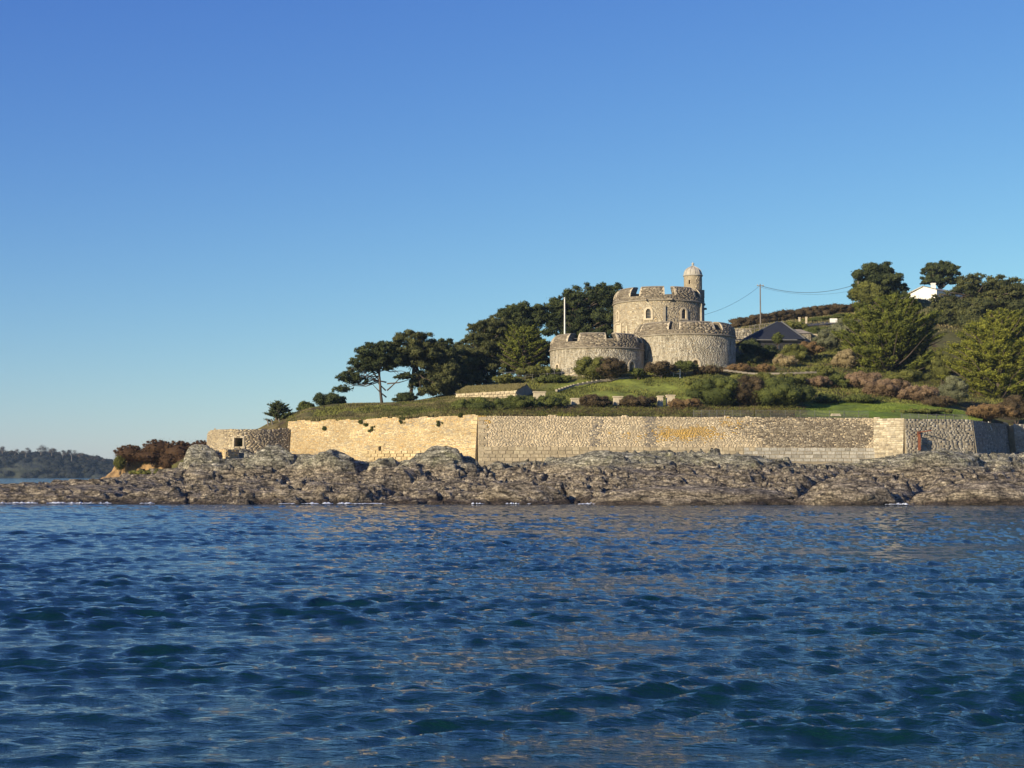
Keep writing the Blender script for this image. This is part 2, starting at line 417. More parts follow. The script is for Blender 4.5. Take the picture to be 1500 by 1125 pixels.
for a, b, y in LC:
    v = at(a, b, y); LP.append((v.x, v.y)); LZ.append(v.z)
for px, y, z in [(305,200,6),(260,215,3),(200,240,0),(380,240,6),(450,245,9),(560,240,11),(560,290,6),(700,225,15.8),(700,260,16),(775,235,17.8),(860,255,20),(860,300,20),(966,255,20),(1020,262,23.5),(966,300,26),
                 (700,340,14),(900,360,22),(1100,360,33),(1260,360,36),(1400,380,38),(1600,380,38),(1400,250,0+21)]:
    LP.append((xat(px, y), y)); LZ.append(z)
LANDF = TPS(LP, LZ, lam=.001)
CASTX, CASTY = xat(966, 238), 238.0
def land_z(x, y):
    x = np.asarray(x, float); y = np.asarray(y, float)
    z = LANDF(x, y)
    return z
def gz(x, y): return float(land_z(np.array([x]), np.array([y]))[0])
def land():
    xs = np.concatenate([np.arange(-44, 78, .42), np.arange(78, 260, 4.)])
    d = np.concatenate([np.arange(0, 60, .45), np.arange(60, 130, .9), np.arange(130, 260, 6.)])
    X, D = np.meshgrid(xs, d); WY = wallY(X) + .9; Y = WY + D
    Z = land_z(X, Y) + .16 * fbm(X / 2.6, Y / 2.6, o=4, seed=21) * np.clip(D / 2, 0, 1)
    Z[0] = 1.0
    Y[0] = WY[0] - .1
    # colours
    px = CX + F * X / (Y * 1.0); n1 = fbm(X / 5, Y / 5, o=4, seed=31); n2 = fbm(X / 1.5, Y / 1.5, o=3, seed=33)
    C = np.zeros(X.shape + (3,)); C[:] = (.10, .095, .034)
    dry = np.array((.19, .15, .065)); green = np.array((.075, .125, .018)); lush = np.array((.13, .175, .030)); brn = np.array((.075, .052, .03))
    def blend(mask, c):
        nonlocal C; m = np.clip(mask, 0, 1)[..., None]; C = C * (1 - m) + c * m
    blend((n1 + .15) * 2 * (px < 720), dry)
    blend((n2 - .1) * 1.5, brn)
    sm = lambda a, b, v: np.clip((v - a) / (b - a), 0, 1)
    bank = sm(780, 830, px) * (1 - sm(1010, 1060, px)) * sm(196, 200, Y) * (1 - sm(214, 218, Y)); blend(bank * .9, np.array((.21, .24, .048)))
    lawn = sm(1170, 1190, px) * (1 - sm(1420, 1440, px)) * (1 - sm(200, 203, Y)); blend(lawn, lush)
    blend(lawn * np.clip(n1, 0, 1) * .6, green * 1.5)
    blend(sm(285, 300, Y) * .8, np.array((.15, .15, .05)))
    n = X.size; nr, nc = X.shape
    o = np_mesh('hillside', np.stack([X, Y, Z], 2).reshape(-1, 3), grid_faces(nr, nc), M['land'], attrs={'stone_colour': ('POINT', C.reshape(-1, 3))}, smooth=True)
    tag(o, kind='structure')
land()

# ------------------------------------------------------------------ rocky shore
RC = []
for px in range(-450, 1950, 150):
    yl = 156 - 7 * min(max(px / 1500, -.3), 1.3)
    RC += [(px, yl - 5, -1.6), (px, yl + .3, .35), (px, yl + 7, 1.3)]
RC += [(-300,172,1.6),(-150,172,1.9),(0,172,2.0),(80,173,2.2),(160,173,2.4),(240,175,2.7),(-300,184,.8),(-150,184,.8),(0,184,.8),(80,186,1.4),(160,190,2.2),(240,190,2.6),(-100,197,-1.5),(-300,197,-1.5),(40,199,-1.2),(-100,214,-2.5),(60,214,-1.5),(-300,214,-2.5),
 (150,205,2.0),(180,212,3.0),(240,205,3.3),(290,200,3.8),(120,225,-.5),(240,225,3),(300,215,4),
 (300,176,2.7),(285,183,4.2),(305,188,5.6),(320,184,5.4),(360,177,2.7),(360,183,5.0),(400,184,5.2),(360,187,5.6),(440,177,3.0),(440,184,4.6),(475,174,3.2),(470,180,5.3),(500,180,5.2),(530,176,3.7),(530,181,4.4),
 (575,172,3.0),(590,180,4.1),(640,165,2.6),(640,172,5.3),(640,178,5.2),(600,172,4.0),(700,166,2.7),(700,175,3.9),(760,175,4.1),(820,175,4.7),(870,174,5.1),(950,173,5.3),(1050,173,5.1),(1110,174,4.3),(1150,175,3.8),(1220,175,3.6),(1280,178,4.3),
 (870,166,3.3),(950,165,3.3),(1050,165,3.3),(1150,166,3.0),(1250,167,3.0),(1330,177,5.2),(1330,168,3.4),(1400,178,5.4),(1420,184,5.0),(1480,184,5.3),(1420,168,3.3),(1500,170,3.4),(1520,186,5.6),(1650,186,5.7),(1650,170,3.4),(1800,186,5.6),
 (700,160,1.8),(950,159,1.8),(1200,158,1.9),(1400,158,1.9),(300,165,1.9),(100,165,1.9),(500,165,2.0),
 (700,182,4.4),(850,184,4.7),(950,184,5.0),(1050,184,4.8),(1150,186,4),(1240,188,3.8),(1300,188,4.8),(1450,196,5.2),(560,190,4.8),(400,194,5.6),(1600,200,5.8)]
ROCKF = TPS([(xat(p, y), y) for p, y, z in RC], [z for p, y, z in RC], lam=.003)
def rock_detail(X, Y, amp=1.0):
    wxn = X + 1.6 * fbm(X / 6, Y / 6, o=3, seed=41); wyn = Y + 1.2 * fbm(X / 5, Y / 5, o=3, seed=42)
    h = 0
    X1 = X + .5 * (wxn - X); Y1 = Y + .5 * (wyn - Y)
    for k, (sx, sy, an, A, rid) in enumerate(((11, 3.6, 14, .62, 0), (6, 1.8, 22, .50, 1), (3.2, 1.0, 12, .38, 0), (1.7, .60, 26, .28, 1), (1.0, .40, 10, .27, 0), (.6, .30, 30, .19, 1))):
        c, s_ = math.cos(R(an)), math.sin(R(an)); qx, qy = (X1, Y1) if k < 2 else (X, Y)
        t = tnoise((qx * c + qy * s_) / sx + 31 * k, (-qx * s_ + qy * c) / sy, 50 + k)
        h = h + A * ((1 - 2.2 * np.abs(t)) if rid else t)
    md = np.clip(.72 + .8 * fbm(X / 9, Y / 4, o=2, seed=66), .3, 1.2); h = h * md
    dx, dy, ed, a1, a2, a3 = cells((wxn * .95 + wyn * .3) / 13, (wyn * .95 - wxn * .3) / 6.5, 57); h = h + .8 * (a1 - .5) + .10 * dx * 13 * (a2 - .5) + .22 * dy * 6.5 * (a3 - .4) - 1.0 * np.clip(1 - ed / .06, 0, 1)
    m1 = np.clip(.5 + 1.4 * fbm(X / 12, Y / 6, o=2, seed=91), 0, 1)
    for per, am, k_ in ((3.1, .60, 1), (1.25, .36, 2), (.55, .15, 3)):
        for dx_, dy_, mm in ((.80, .60, m1), (-.55, .84, 1 - m1)):
            s1 = (X * dx_ + Y * dy_ + .9 * fbm(X / 7, Y / 5, o=3, seed=92 + k_)) / per; fr = s1 - np.floor(s1)
            amp_ = am * (.35 + .65 * _h(np.floor(s1), np.floor(X * 0), np.floor(X * 0), 95 + k_))
            h = h + mm * amp_ * (np.minimum(fr / .86, (1 - fr) / .14) - .5)
    return h * amp * .8
def rocks():
    xs = np.concatenate([np.arange(-150, -60, 2.), np.arange(-60, 66, .165), np.arange(66, 160, 2.)])
    yv = np.concatenate([np.arange(143, 150, .5), np.arange(150, 186, .165), np.arange(186, 232, .5)])
    X, Y = np.meshgrid(xs, yv); Z0 = ROCKF(X, Y)
    px = CX + F * X / Y
    a = np.clip((Z0 + 1.2) / 1.2, .0, 1.0) * (.6 + .4 * np.clip((px - 100) / 200, 0, 1)) * (.62 + .25 * np.clip((190 - Y) / 20, 0, 1))
    Z = Z0 + rock_detail(X, Y) * a
    # bedding ledges: slanting treads with steep risers
    for step, tx, k_, sd_ in ((.85, .055, .85, 301), (.34, -.04, .7, 302)):
        q = (Z + tx * X + .10 * (Y - 160) * .3 + .45 * fbm(X / 8, Y / 6, o=3, seed=sd_)) / step; fr = q - np.floor(q)
        st = np.clip((fr - .62) / .30, 0, 1); Z = Z - k_ * step * (fr - st) * np.clip(Z0 + .3, 0, 1) * .8
    # dark gullies running down the shore (px at shoreline)
    for gp, wdt, dep, sl_ in ((1178, .7, 1.7, .45), (1345, 1.3, 1.2, .2), (825, 1.0, 1.2, -.5), (540, 1.2, .9, .4), (440, .7, 1.6, -.15), (155, 2.0, .5, .3)):
        gx = xat(gp, 158) + sl_ * (Y - 156) + .8 * fbm(Y / 4, Y * 0 + gp, o=2, seed=70)
        Z -= 1.4 * dep * np.exp(-((X - gx) / wdt) ** 2) * np.clip((182 - Y) / 16, 0, 1) * np.clip(Z0, 0, 1)
    # keep the strip below the walls from swallowing them
    wy_ = wallY(X); lim = ROCKF(X, Y) + .35
    Z = np.where(Y > wy_ - 2.0, np.minimum(Z, lim), Z)
    Z = np.where((Y > wy_ + 3) & (px > 310), np.minimum(Z, 3.0), Z)
    nr, nc = X.shape
    o = np_mesh('rocky_shore', np.stack([X + .12 * fbm(X * 2, Y * 2, o=2, seed=80), Y, Z], 2).reshape(-1, 3), grid_faces(nr, nc), M['rock'])
    tag(o, kind='structure')
rocks()
def rz_(x, y): return float(ROCKF(np.array([x]), np.array([y]))[0])
def boulder(px, py, Y, w_, h_, d_, label, seed, sharp=.5, rot=0, mat='rock'):
    """px,py: centre of its visible base; w,h,d metres"""
    b = at(px, py, Y - .8); n = 46; m = 26; h_ *= 1.2; w_ *= 1.05
    th = np.linspace(0, 2 * math.pi, n, endpoint=False); ph = np.linspace(-.35 * math.pi, .5 * math.pi, m)
    T, P_ = np.meshgrid(th, ph); x = np.cos(P_) * np.cos(T); y = np.cos(P_) * np.sin(T); z = np.sin(P_)
    rg = np.random.default_rng(seed); r = np.full(x.shape, 9.)
    for k in range(26):   # intersect of random planes gives broken facets
        nv = rg.normal(size=3); nv[2] = abs(nv[2]) * .9; nv /= np.linalg.norm(nv); dd = rg.uniform(.78, 1.0)
        dot = x * nv[0] + y * nv[1] + z * nv[2]; r = np.where(dot > .15, np.minimum(r, dd / np.maximum(dot, .15)), r)
    r = np.minimum(r, 1.15); r = r * (1 + .07 * fbm(x * 3 + seed, y * 3, z * 3, o=4, seed=seed)) - .05 * np.clip(1 - cells(x * 2.2 + z * 1.3, y * 2.2 + z, seed)[2] / .15, 0, 1)
    X = x * r * w_ / 2; Yv = y * r * d_ / 2; Z = z * r * h_
    c, s_ = math.cos(rot), math.sin(rot); X, Yv = X * c - Yv * s_, X * s_ + Yv * c
    V = np.stack([X, Yv, Z], 2).reshape(-1, 3)
    i = np.arange(m - 1)[:, None] * n + np.arange(n)[None]; j = np.arange(m - 1)[:, None] * n + (np.arange(n) + 1)[None] % n
    f = np.stack([i, j, j + n, i + n], 2).reshape(-1, 4)
    o = np_mesh('boulder', V, f, M[mat]); o.location = b
    tag(o, label, 'rock', 'large rocks on the shore'); return o
boulder(297, 700, 184, 5.5, 3.6, 4, 'grey upright crag below the left end of the gun battery', 1, rot=.3)
boulder(395, 702, 182, 8.4, 3.3, 5, 'wide rough crag directly under the gun battery wall', 2)
boulder(482, 703, 178, 7.4, 3.2, 5, 'large grey outcrop below the left end of the golden sea wall', 3, rot=-.2)
boulder(562, 697, 177, 4.4, 2.0, 3.2, 'brown broken rock below the drain hole of the golden wall', 4)
boulder(643, 697, 172, 7.6, 2.9, 4.4, 'pale grey mound of rock in front of the wall corner', 5)
boulder(900, 692, 172, 17, 2.0, 5, 'long pale ridge of rock under the middle of the sea wall', 6)
boulder(1060, 694, 171, 14, 2.0, 5, 'grey-blue ridge of rock below the orange lichen patch', 7)
boulder(1020, 735, 153, 22, 1.5, 6, 'long low smooth slab at the waterline left of the dark gully', 8, rot=.05)
boulder(1240, 737, 151.5, 8.8, 2.1, 5.5, 'tawny block at the waterline just right of the dark gully', 9)
boulder(1440, 737, 151.5, 13, 1.8, 5, 'pale shelving slab at the waterline near the right edge', 10, rot=-.08)
boulder(520, 731, 156.5, 3.6, 1.3, 3, 'small rounded boulder at the waterline below the golden wall', 11)
boulder(760, 733, 156, 9, 1.5, 4, 'brown boulder at the waterline below the wall corner', 12)
boulder(420, 733, 157, 8, 1.0, 4, 'low brown slab at the waterline below the gun battery', 13)
boulder(1375, 690, 172, 11, 2.2, 4, 'veined grey slab below the rusty post', 14, rot=.2)

# foam along the waterline
def foam():
    V = []; Fc = []; rg = np.random.default_rng(5)
    def patch(px, Y, w_, h_):
        c = at(px, 738, Y); n0 = len(V); k = 9; V.append((xat(px, Y), Y, .16))
        for i in range(k):
            t = 2 * math.pi * i / k; r = rg.uniform(.6, 1.1); V.append((xat(px, Y) + w_ * r * math.cos(t), Y + .35 * r * math.sin(t), .05 + .05 * rg.random()))
        V[n0] = (V[n0][0], V[n0][1], .1 + h_)
        for i in range(k): Fc.append((n0, n0 + 1 + i, n0 + 1 + (i + 1) % k))
    spots = [(p, 156 - 7 * p / 1500 - rg.uniform(.2, .9)) for p in list(rg.uniform(0, 60, 9)) + list(rg.uniform(60, 130, 10)) + list(rg.uniform(130, 460, 7)) + list(rg.uniform(455, 560, 8)) + list(rg.uniform(560, 1500, 12))]
    for p, y in spots:
        for _ in range(14): patch(p + rg.normal(0, 5), y + rg.normal(0, .25), rg.uniform(.05, .26) * (1.6 if p < 560 else 1), rg.uniform(.0, .05) + (.1 if rg.random() < .1 else 0))
    o = np_mesh('foam', V, np.array(Fc), M['foam'], smooth=True); tag(o, kind='stuff')
foam()

# ------------------------------------------------------------------ masonry
class Surf:
    """pts: 2D polyline, outward normal on the right-hand side seen from the camera (towards -Y for a left-to-right path)"""
    def __init__(s, pts, off=lambda h: 0 * h, closed=False):
        s.p = np.array(pts, float); d = np.diff(s.p, axis=0); s.L = np.hypot(d[:, 0], d[:, 1]); s.cum = np.concatenate([[0], np.cumsum(s.L)]); s.off = off
        t = d / s.L[:, None]; nr = np.stack([t[:, 1], -t[:, 0]], 1); vn = np.zeros_like(s.p)
        vn[:-1] += nr; vn[1:] += nr
        if closed: q = nr[0] + nr[-1]; vn[0] = q; vn[-1] = q
        s.vn = vn / np.linalg.norm(vn, axis=1)[:, None]; s.len = s.cum[-1]
    def __call__(s, u, h, d=0.):
        u = np.asarray(u, float); h = np.asarray(h, float)
        x = np.interp(u, s.cum, s.p[:, 0]); y = np.interp(u, s.cum, s.p[:, 1]); nx = np.interp(u, s.cum, s.vn[:, 0]); ny = np.interp(u, s.cum, s.vn[:, 1])
        o = s.off(h) + d
        return np.stack([x + nx * o, y + ny * o, h + 0 * x], -1)
def stonework(name, S, u0, u1, h0, h1, sw, sh, colf, mat, parent, holes=(), top=None, proud=(.0, .05), seed=0, gap=.014, label=None, skip=None, wave=.03):
    rg = np.random.default_rng(seed); rec = []; h = h0
    while h < h1:
        ch = rg.uniform(*sh); hh = min(h + ch, h1)
        if hh - h < sh[0] * .5: break
        u = u0 - rg.uniform(0, sw[0])
        while u < u1:
            w_ = rg.uniform(*sw) * (1.5 if rg.random() < .12 else 1); a, b = max(u, u0), min(u + w_, u1); u += w_
            if b - a < .08: continue
            uc, hc = (a + b) / 2, (h + hh) / 2
            if top is not None and hc > top(uc): continue
            if any(b > q[0] and a < q[1] and hh > q[2] and h < q[3] for q in holes):
                # trim beside the hole
                done = False
                for q in holes:
                    if b > q[0] and a < q[1] and hh > q[2] and h < q[3]:
                        if a < q[0] - .1: b = q[0]; done = True
                        elif b > q[1] + .1: a = q[1]; done = True
                if not done: continue
            if skip is not None and skip(uc, hc): continue
            if rg.random() < .015: continue
            if rg.random() < .22 and (hh - h) > .1: mm = h + (hh - h) * rg.uniform(.4, .6); rec.append((a, b, h, mm)); rec.append((a, b, mm, hh)); continue
            rec.append((a, b, h, hh))
        h = hh
    if len(S.cum) > 60:      # round tower: the far half is plain walling
        rec = [q for q in rec if (lambda P_, N_: N_ @ P_ < .25 * np.linalg.norm(P_))(S([(q[0] + q[1]) / 2], [8.])[0][:2], (S([(q[0] + q[1]) / 2], [8.], 1.)[0] - S([(q[0] + q[1]) / 2], [8.], 0.)[0])[:2])]
    r = np.array(rec); n = len(r); j = lambda s_: rg.uniform(-s_, s_, n)
    a, b, l, t = r[:, 0], r[:, 1], r[:, 2], r[:, 3]; d = rg.uniform(proud[0], proud[1], n); g = gap * .6; ch = .008; jj = .008
    vs = []
    for (uu, hh_) in ((a + g, l + g), (b - g, l + g), (b - g, t - g), (a + g, t - g)): vs.append(S(uu + j(jj), hh_ + j(jj * .7), -.04))
    for (uu, hh_) in ((a + g + ch, l + g + ch), (b - g - ch, l + g + ch), (b - g - ch, t - g - ch), (a + g + ch, t - g - ch)): vs.append(S(uu + j(jj), hh_ + j(jj * .7), d + j(.003)))
    V = np.stack(vs, 1).reshape(-1, 3); base = np.arange(n)[:, None] * 8
    if wave: V[:, 2] += wave * fbm(V[:, 0] / .9 + V[:, 1] / 1.1, V[:, 2] / .45, o=2, seed=seed)
    f = np.concatenate([base + np.array(q)[None] for q in ((4, 5, 6, 7), (0, 1, 5, 4), (1, 2, 6, 5), (2, 3, 7, 6), (3, 0, 4, 7))])
    ctr = S((a + b) / 2, (l + t) / 2); C = colf(ctr, (a + b) / 2, (l + t) / 2, rg); C = C * rg.uniform(.84, 1.16, (n, 1))
    o = np_mesh(name, V, f, mat, parent, attrs={'stone_colour': ('FACE', np.tile(C, (5, 1)))})
    tag(o, label=label, kind='stuff'); return o
def core(name, S, u0, u1, h0, h1, mat, parent, holes=(), thick=1.2, step=1.0, top=None, reveal=1.2):
    """solid wall body behind the stones with real openings"""
    us = set(np.linspace(u0, u1, max(2, int((u1 - u0) / step) + 1))); us |= set(float(c) for c in S.cum if u0 < c < u1); hs = {h0, h1}
    for q in holes: us |= {q[0], q[1]}; hs |= {q[2], q[3]}
    us = sorted(us); hs = sorted(hs); V = []; Fc = []
    def quad(*p):
        n = len(V); V.extend(p); Fc.append((n, n + 1, n + 2, n + 3))
    def tp(u, h): return h if (top is None or h < h1) else top(u)
    for i in range(len(us) - 1):
        a, b = us[i], us[i + 1]
        for k in range(len(hs) - 1):
            l, t = hs[k], hs[k + 1]; uc, hc = (a + b) / 2, (l + t) / 2
            if any(q[0] < uc < q[1] and q[2] < hc < q[3] for q in holes): continue
            quad(S(a, l), S(b, l), S(b, tp(b, t)), S(a, tp(a, t)))
        quad(S(a, tp(a, h1)), S(b, tp(b, h1)), S(b, tp(b, h1), -thick), S(a, tp(a, h1), -thick))
        quad(S(b, h0, -thick), S(a, h0, -thick), S(a, tp(a, h1), -thick), S(b, tp(b, h1), -thick))
    for u in (u0, u1): quad(S(u, h0), S(u, h0, -thick), S(u, tp(u, h1), -thick), S(u, tp(u, h1)))
    for q in holes:
        a, b, l, t = q[:4]; r_ = -min(reveal, thick - .05)
        quad(S(a, l), S(b, l), S(b, l, r_), S(a, l, r_)); quad(S(a, t), S(b, t), S(b, t, r_), S(a, t, r_))
        quad(S(a, l), S(a, t), S(a, t, r_), S(a, l, r_)); quad(S(b, l), S(b, t), S(b, t, r_), S(b, l, r_))
        quad(S(a, l, r_), S(b, l, r_), S(b, t, r_), S(a, t, r_))
    return np_mesh(name, np.array(V), np.array(Fc), mat, parent)

def px_of(c): return CX + F * c[:, 0] / c[:, 1]
def pal(rg, n, cols, wts):
    i = rg.choice(len(cols), n, p=np.array(wts) / sum(wts)); return np.array(cols)[i]
def blob(c, px, z, sx, sz):
    p = px_of(c); return np.exp(-((p - px) / sx) ** 2 - ((c[:, 2] - z) / sz) ** 2)
def col_golden(c, u, h, rg):
    C = pal(rg, len(u), [(.66, .49, .25), (.58, .44, .24), (.74, .60, .36), (.42, .32, .19), (.64, .42, .17)], [4, 3, 3, 1.2, 1.4])
    m = np.clip(.5 + 1.2 * fbm(c[:, 0] / 3, c[:, 2] / 2, o=3, seed=5), 0, 1)[:, None]; return C * (1 - .25 * m)
def col_main(c, u, h, rg):
    n = len(u); p = px_of(c)
    A = pal(rg, n, [(.64, .51, .32), (.57, .455, .29), (.70, .58, .39), (.44, .35, .23)], [4, 3, 3, 1.3])
    B = pal(rg, n, [(.115, .092, .066), (.165, .135, .098), (.42, .37, .28), (.08, .065, .048)], [4, 3, 1.3, 1.5])
    pn = p + 30 * fbm(c[:, 0] / 3, c[:, 2] / 2, o=3, seed=8)
    m = .9 * np.clip((pn - 1085) / 40, 0, 1) * (1 - np.clip((pn - 1262) / 18, 0, 1))
    topm = np.clip((c[:, 2] - 9.0) / .5, 0, 1) * .8; m = m * (1 - topm * .6)
    C = np.where((rg.random(n) < m)[:, None], B, A)
    o = np.clip(1.3 * blob(c, 985, zat(633, 181), 26, .45) + 1.3 * blob(c, 1022, zat(632, 181), 22, .5) + .5 * blob(c, 1000, zat(640, 181), 60, .5) + 1.2 * blob(c, 706, zat(613, 179), 9, .6) + .5 * blob(c, 1075, zat(620, 183), 20, .4), 0, 1)
    C = np.where((rg.random(n) < o)[:, None], np.array((.55, .33, .06)), C)
    g = np.clip(.8 * np.exp(-((p - 872 + (h - 7) * -2) / 6) ** 2) + .9 * np.exp(-((p - 954) / 8) ** 2), 0, 1)
    return np.where((rg.random(n) < g)[:, None], np.array((.20, .18, .155)), C)
def col_bastion(c, u, h, rg):
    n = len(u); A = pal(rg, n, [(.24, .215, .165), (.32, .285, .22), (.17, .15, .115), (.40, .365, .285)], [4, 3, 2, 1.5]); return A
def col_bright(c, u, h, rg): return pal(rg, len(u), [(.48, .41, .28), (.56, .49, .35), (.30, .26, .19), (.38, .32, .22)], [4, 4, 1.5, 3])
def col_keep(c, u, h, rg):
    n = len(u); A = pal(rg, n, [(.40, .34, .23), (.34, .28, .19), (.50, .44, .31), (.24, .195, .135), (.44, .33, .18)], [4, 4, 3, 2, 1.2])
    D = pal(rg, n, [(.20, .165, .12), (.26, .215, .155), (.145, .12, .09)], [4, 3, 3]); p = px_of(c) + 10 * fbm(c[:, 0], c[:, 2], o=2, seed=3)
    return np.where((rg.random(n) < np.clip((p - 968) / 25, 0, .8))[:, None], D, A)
def col_bast(c, u, h, rg): return pal(rg, len(u), [(.29, .26, .195), (.22, .195, .145), (.42, .385, .30), (.13, .115, .088)], [4, 4, 3, 2])
def col_slate(c, u, h, rg):
    n = len(u); A = pal(rg, n, [(.26, .215, .15), (.32, .265, .19), (.19, .155, .11), (.42, .36, .26)], [4, 3, 3, 1.4]); return A

# --- sea wall
sw = empty('sea_wall', (WP[1][0], WP[1][1], 4))
tag(sw, 'long stone sea wall with corner and bastion standing on the rocky shore', 'sea wall')
UNIT = []
def unit_stone(seed):
    rg = np.random.default_rng(seed); c = .045; V = []
    for y, s_ in ((.5, 0), (-.5, c)):
        for x, z in ((-.5, -.5), (.5, -.5), (.5, .5), (-.5, .5)):
            V.append((x * (1 - 2 * s_) + rg.uniform(-.012, .012), y + (rg.uniform(-.1, .1) if y < 0 else 0), z * (1 - 2.6 * s_) + rg.uniform(-.02, .02)))
    me = bpy.data.meshes.new('stone'); me.from_pydata(V, [], [(4, 5, 6, 7), (0, 1, 5, 4), (1, 2, 6, 5), (2, 3, 7, 6), (3, 0, 4, 7)]); me.update(); return me
def block_mat(name, cols):
    m, n, p = base_mat(name, .9, .2); oi = n.nodes.new('ShaderNodeObjectInfo'); g = geo_pos(n)
    c = ramp(n, oi.outputs['Random'], [(i / max(1, len(cols) - 1), c_) for i, c_ in enumerate(cols)])
    c = mix(n, 1.0, c, ramp(n, noise(n, g.outputs['Position'], 4, 5, .7), [(.3, .6), (.7, 1.2)]), 'MULTIPLY'); n.links.new(c, p.inputs['Base Color'])
    bump(n, p, noise(n, g.outputs['Position'], 8, 4, .7), .6, .04); return m
M['block_gold'] = block_mat('golden_blocks', [(.52, .40, .21), (.62, .49, .28), (.45, .34, .18), (.58, .46, .27)])
M['block_tan'] = block_mat('tan_blocks', [(.46, .37, .24), (.56, .47, .31), (.38, .31, .20), (.50, .41, .27)])
M['block_grey'] = block_mat('grey_blocks', [(.40, .37, .30), (.55, .51, .42), (.32, .29, .23), (.48, .44, .36)])
UM = {k: [unit_stone(s_) for s_ in range(4)] for k in ('block_gold', 'block_tan', 'block_grey')}
for k, l in UM.items():
    for me in l: me.materials.append(M[k])
NST = [0]
def put_stone(S, u0, u1, h0, h1, key, parent, proud=.05):
    NST[0] += 1
    c = S(np.array([(u0 + u1) / 2]), np.array([(h0 + h1) / 2]), proud - .15)[0]; a = S(np.array([u0 + .015]), np.array([h0]))[0]; b = S(np.array([u1 - .015]), np.array([h0]))[0]
    o = bpy.data.objects.new('stone', random.choice(UM[key])); col.objects.link(o); o.parent = parent; o.location = Vector(c) - parent_world(parent)
    dv = b - a; L = math.hypot(dv[0], dv[1]); o.rotation_euler = (0, 0, math.atan2(dv[1], dv[0])); o.scale = (L, .3, (h1 - h0) - .03); return o
BATTER = .11
def batter_off(ztop): return lambda h: BATTER * (ztop - h) * (h < ztop)
H0 = 2.6
def wtop(S, z0, z1, rag=.12, seed=0):
    return lambda u: z0 + (z1 - z0) * np.clip(u / S.len, 0, 1) + rag * float(fbm(np.array([u / 1.1]), np.array([seed + .5]), o=3, seed=seed)[0])
def section(i, colf, mat, core_mat, seed, sw_=(.13, .45), sh_=(.08, .15), holes=(), hb=H0, rag=.12, label=None):
    S = Surf([WP[i], WP[i + 1]], batter_off(max(WTOP[i], WTOP[i + 1]))); tf = wtop(S, WTOP[i], WTOP[i + 1], rag, seed)
    hm = max(WTOP[i], WTOP[i + 1])
    core('wall_body', S, 0, S.len, H0, hm, core_mat, sw, holes, 1.6, 1.2, top=lambda u: tf(u) - .08)
    stonework('rubble_stones', S, 0, S.len, hb, hm + .25, sw_, sh_, colf, mat, sw, holes, top=tf, seed=seed, label=label, proud=(.0, .010), wave=.035, gap=.006)
    return S
# golden left face
S = Surf([WP[0], WP[1]]); L0 = S.len
def u_on(S, px):   # arc length where the face meets an image column
    us = np.linspace(0, S.len, 800); P_ = S(us, us * 0 + 6); return float(np.interp(px, px_of(P_), us))
ud = u_on(S, 559.5); zd = zat(657, 185)
SG = section(0, col_golden, M['golden'], M['mortar'], 11, rag=.16, holes=[(ud - .16, ud + .16, zd - .28, zd + .28)], label='golden rubble face left of the corner')
put_stone(SG, ud - .65, ud + .65, zd + .3, zd + .62, 'block_gold', sw, .1)
put_stone(SG, ud - .75, ud - .2, zd - .25, zd + .25, 'block_gold', sw, .08); put_stone(SG, ud + .2, ud + .6, zd - .25, zd + .25, 'block_gold', sw, .08)
# golden lower plinth with ashlar courses
ua, ub = u_on(S, 533), u_on(S, 640); zt = zat(660, 184)
h = zt - .38
for r_ in range(4):
    u = ua + r_ * .6
    while u < ub:
        w_ = random.uniform(.75, 1.15); put_stone(SG, u, min(u + w_, ub + .2), h, h + .38, 'block_gold', sw, .12); u += w_
    h -= .38
# main face
SM = section(1, col_main, M['tan'], M['mortar'], 12, holes=(), rag=.06, hb=zat(655, 181), label='long tan rubble face with brown and orange patches')
h = zat(655, 181); k = 0
while h > zat(681, 181):
    u = random.uniform(-.4, 0); hh = h - .42
    while u < SM.len:
        w_ = random.uniform(.62, 1.05); u1 = min(u + w_, SM.len); u0 = max(0, u); u += w_
        p = float(px_of(SM(np.array([u0]), np.array([h])))[0]); zr = float(ROCKF(np.array([SM([u0], [h])[0][0]]), np.array([SM([u0], [h])[0][1] - 3]))[0])
        if u1 - u0 < .15: continue
        put_here = hh + .42 > zr - .35
        if put_here and NST[0] < 262: put_stone(SM, u0, u1, hh, h, 'block_tan' if p < 1090 + random.uniform(-30, 30) else 'block_grey', sw, .07)
    h = hh; k += 1
# quoins at the corner
h = zat(608.5, 179) - .12; k = 0
while h > 4.3 and NST[0] < 290:
    hh = h - .46; lg = .95 if k % 2 else .55
    put_stone(SG, SG.len - lg, SG.len + .03, hh, h, 'block_gold', sw, .07); put_stone(SM, -.03, 1.5 - lg + .15, hh, h, 'block_tan', sw, .07)
    h = hh; k += 1
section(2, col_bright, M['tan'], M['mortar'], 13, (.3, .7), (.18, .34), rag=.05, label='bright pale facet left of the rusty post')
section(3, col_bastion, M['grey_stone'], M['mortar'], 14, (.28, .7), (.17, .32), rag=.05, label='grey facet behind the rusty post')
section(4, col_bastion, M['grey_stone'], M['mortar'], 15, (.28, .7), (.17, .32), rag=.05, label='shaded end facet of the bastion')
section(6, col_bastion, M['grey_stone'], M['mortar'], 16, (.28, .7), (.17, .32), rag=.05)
mb = MB()
for i in (1, 2, 3):      # low plinth ledge on bastion
    pass
# --- gun battery (left)
gb = empty('gun_battery', (BP[3][0], BP[3][1], 5)); tag(gb, 'small curved stone gun battery with one square gun port, left of the sea wall', 'gun battery')
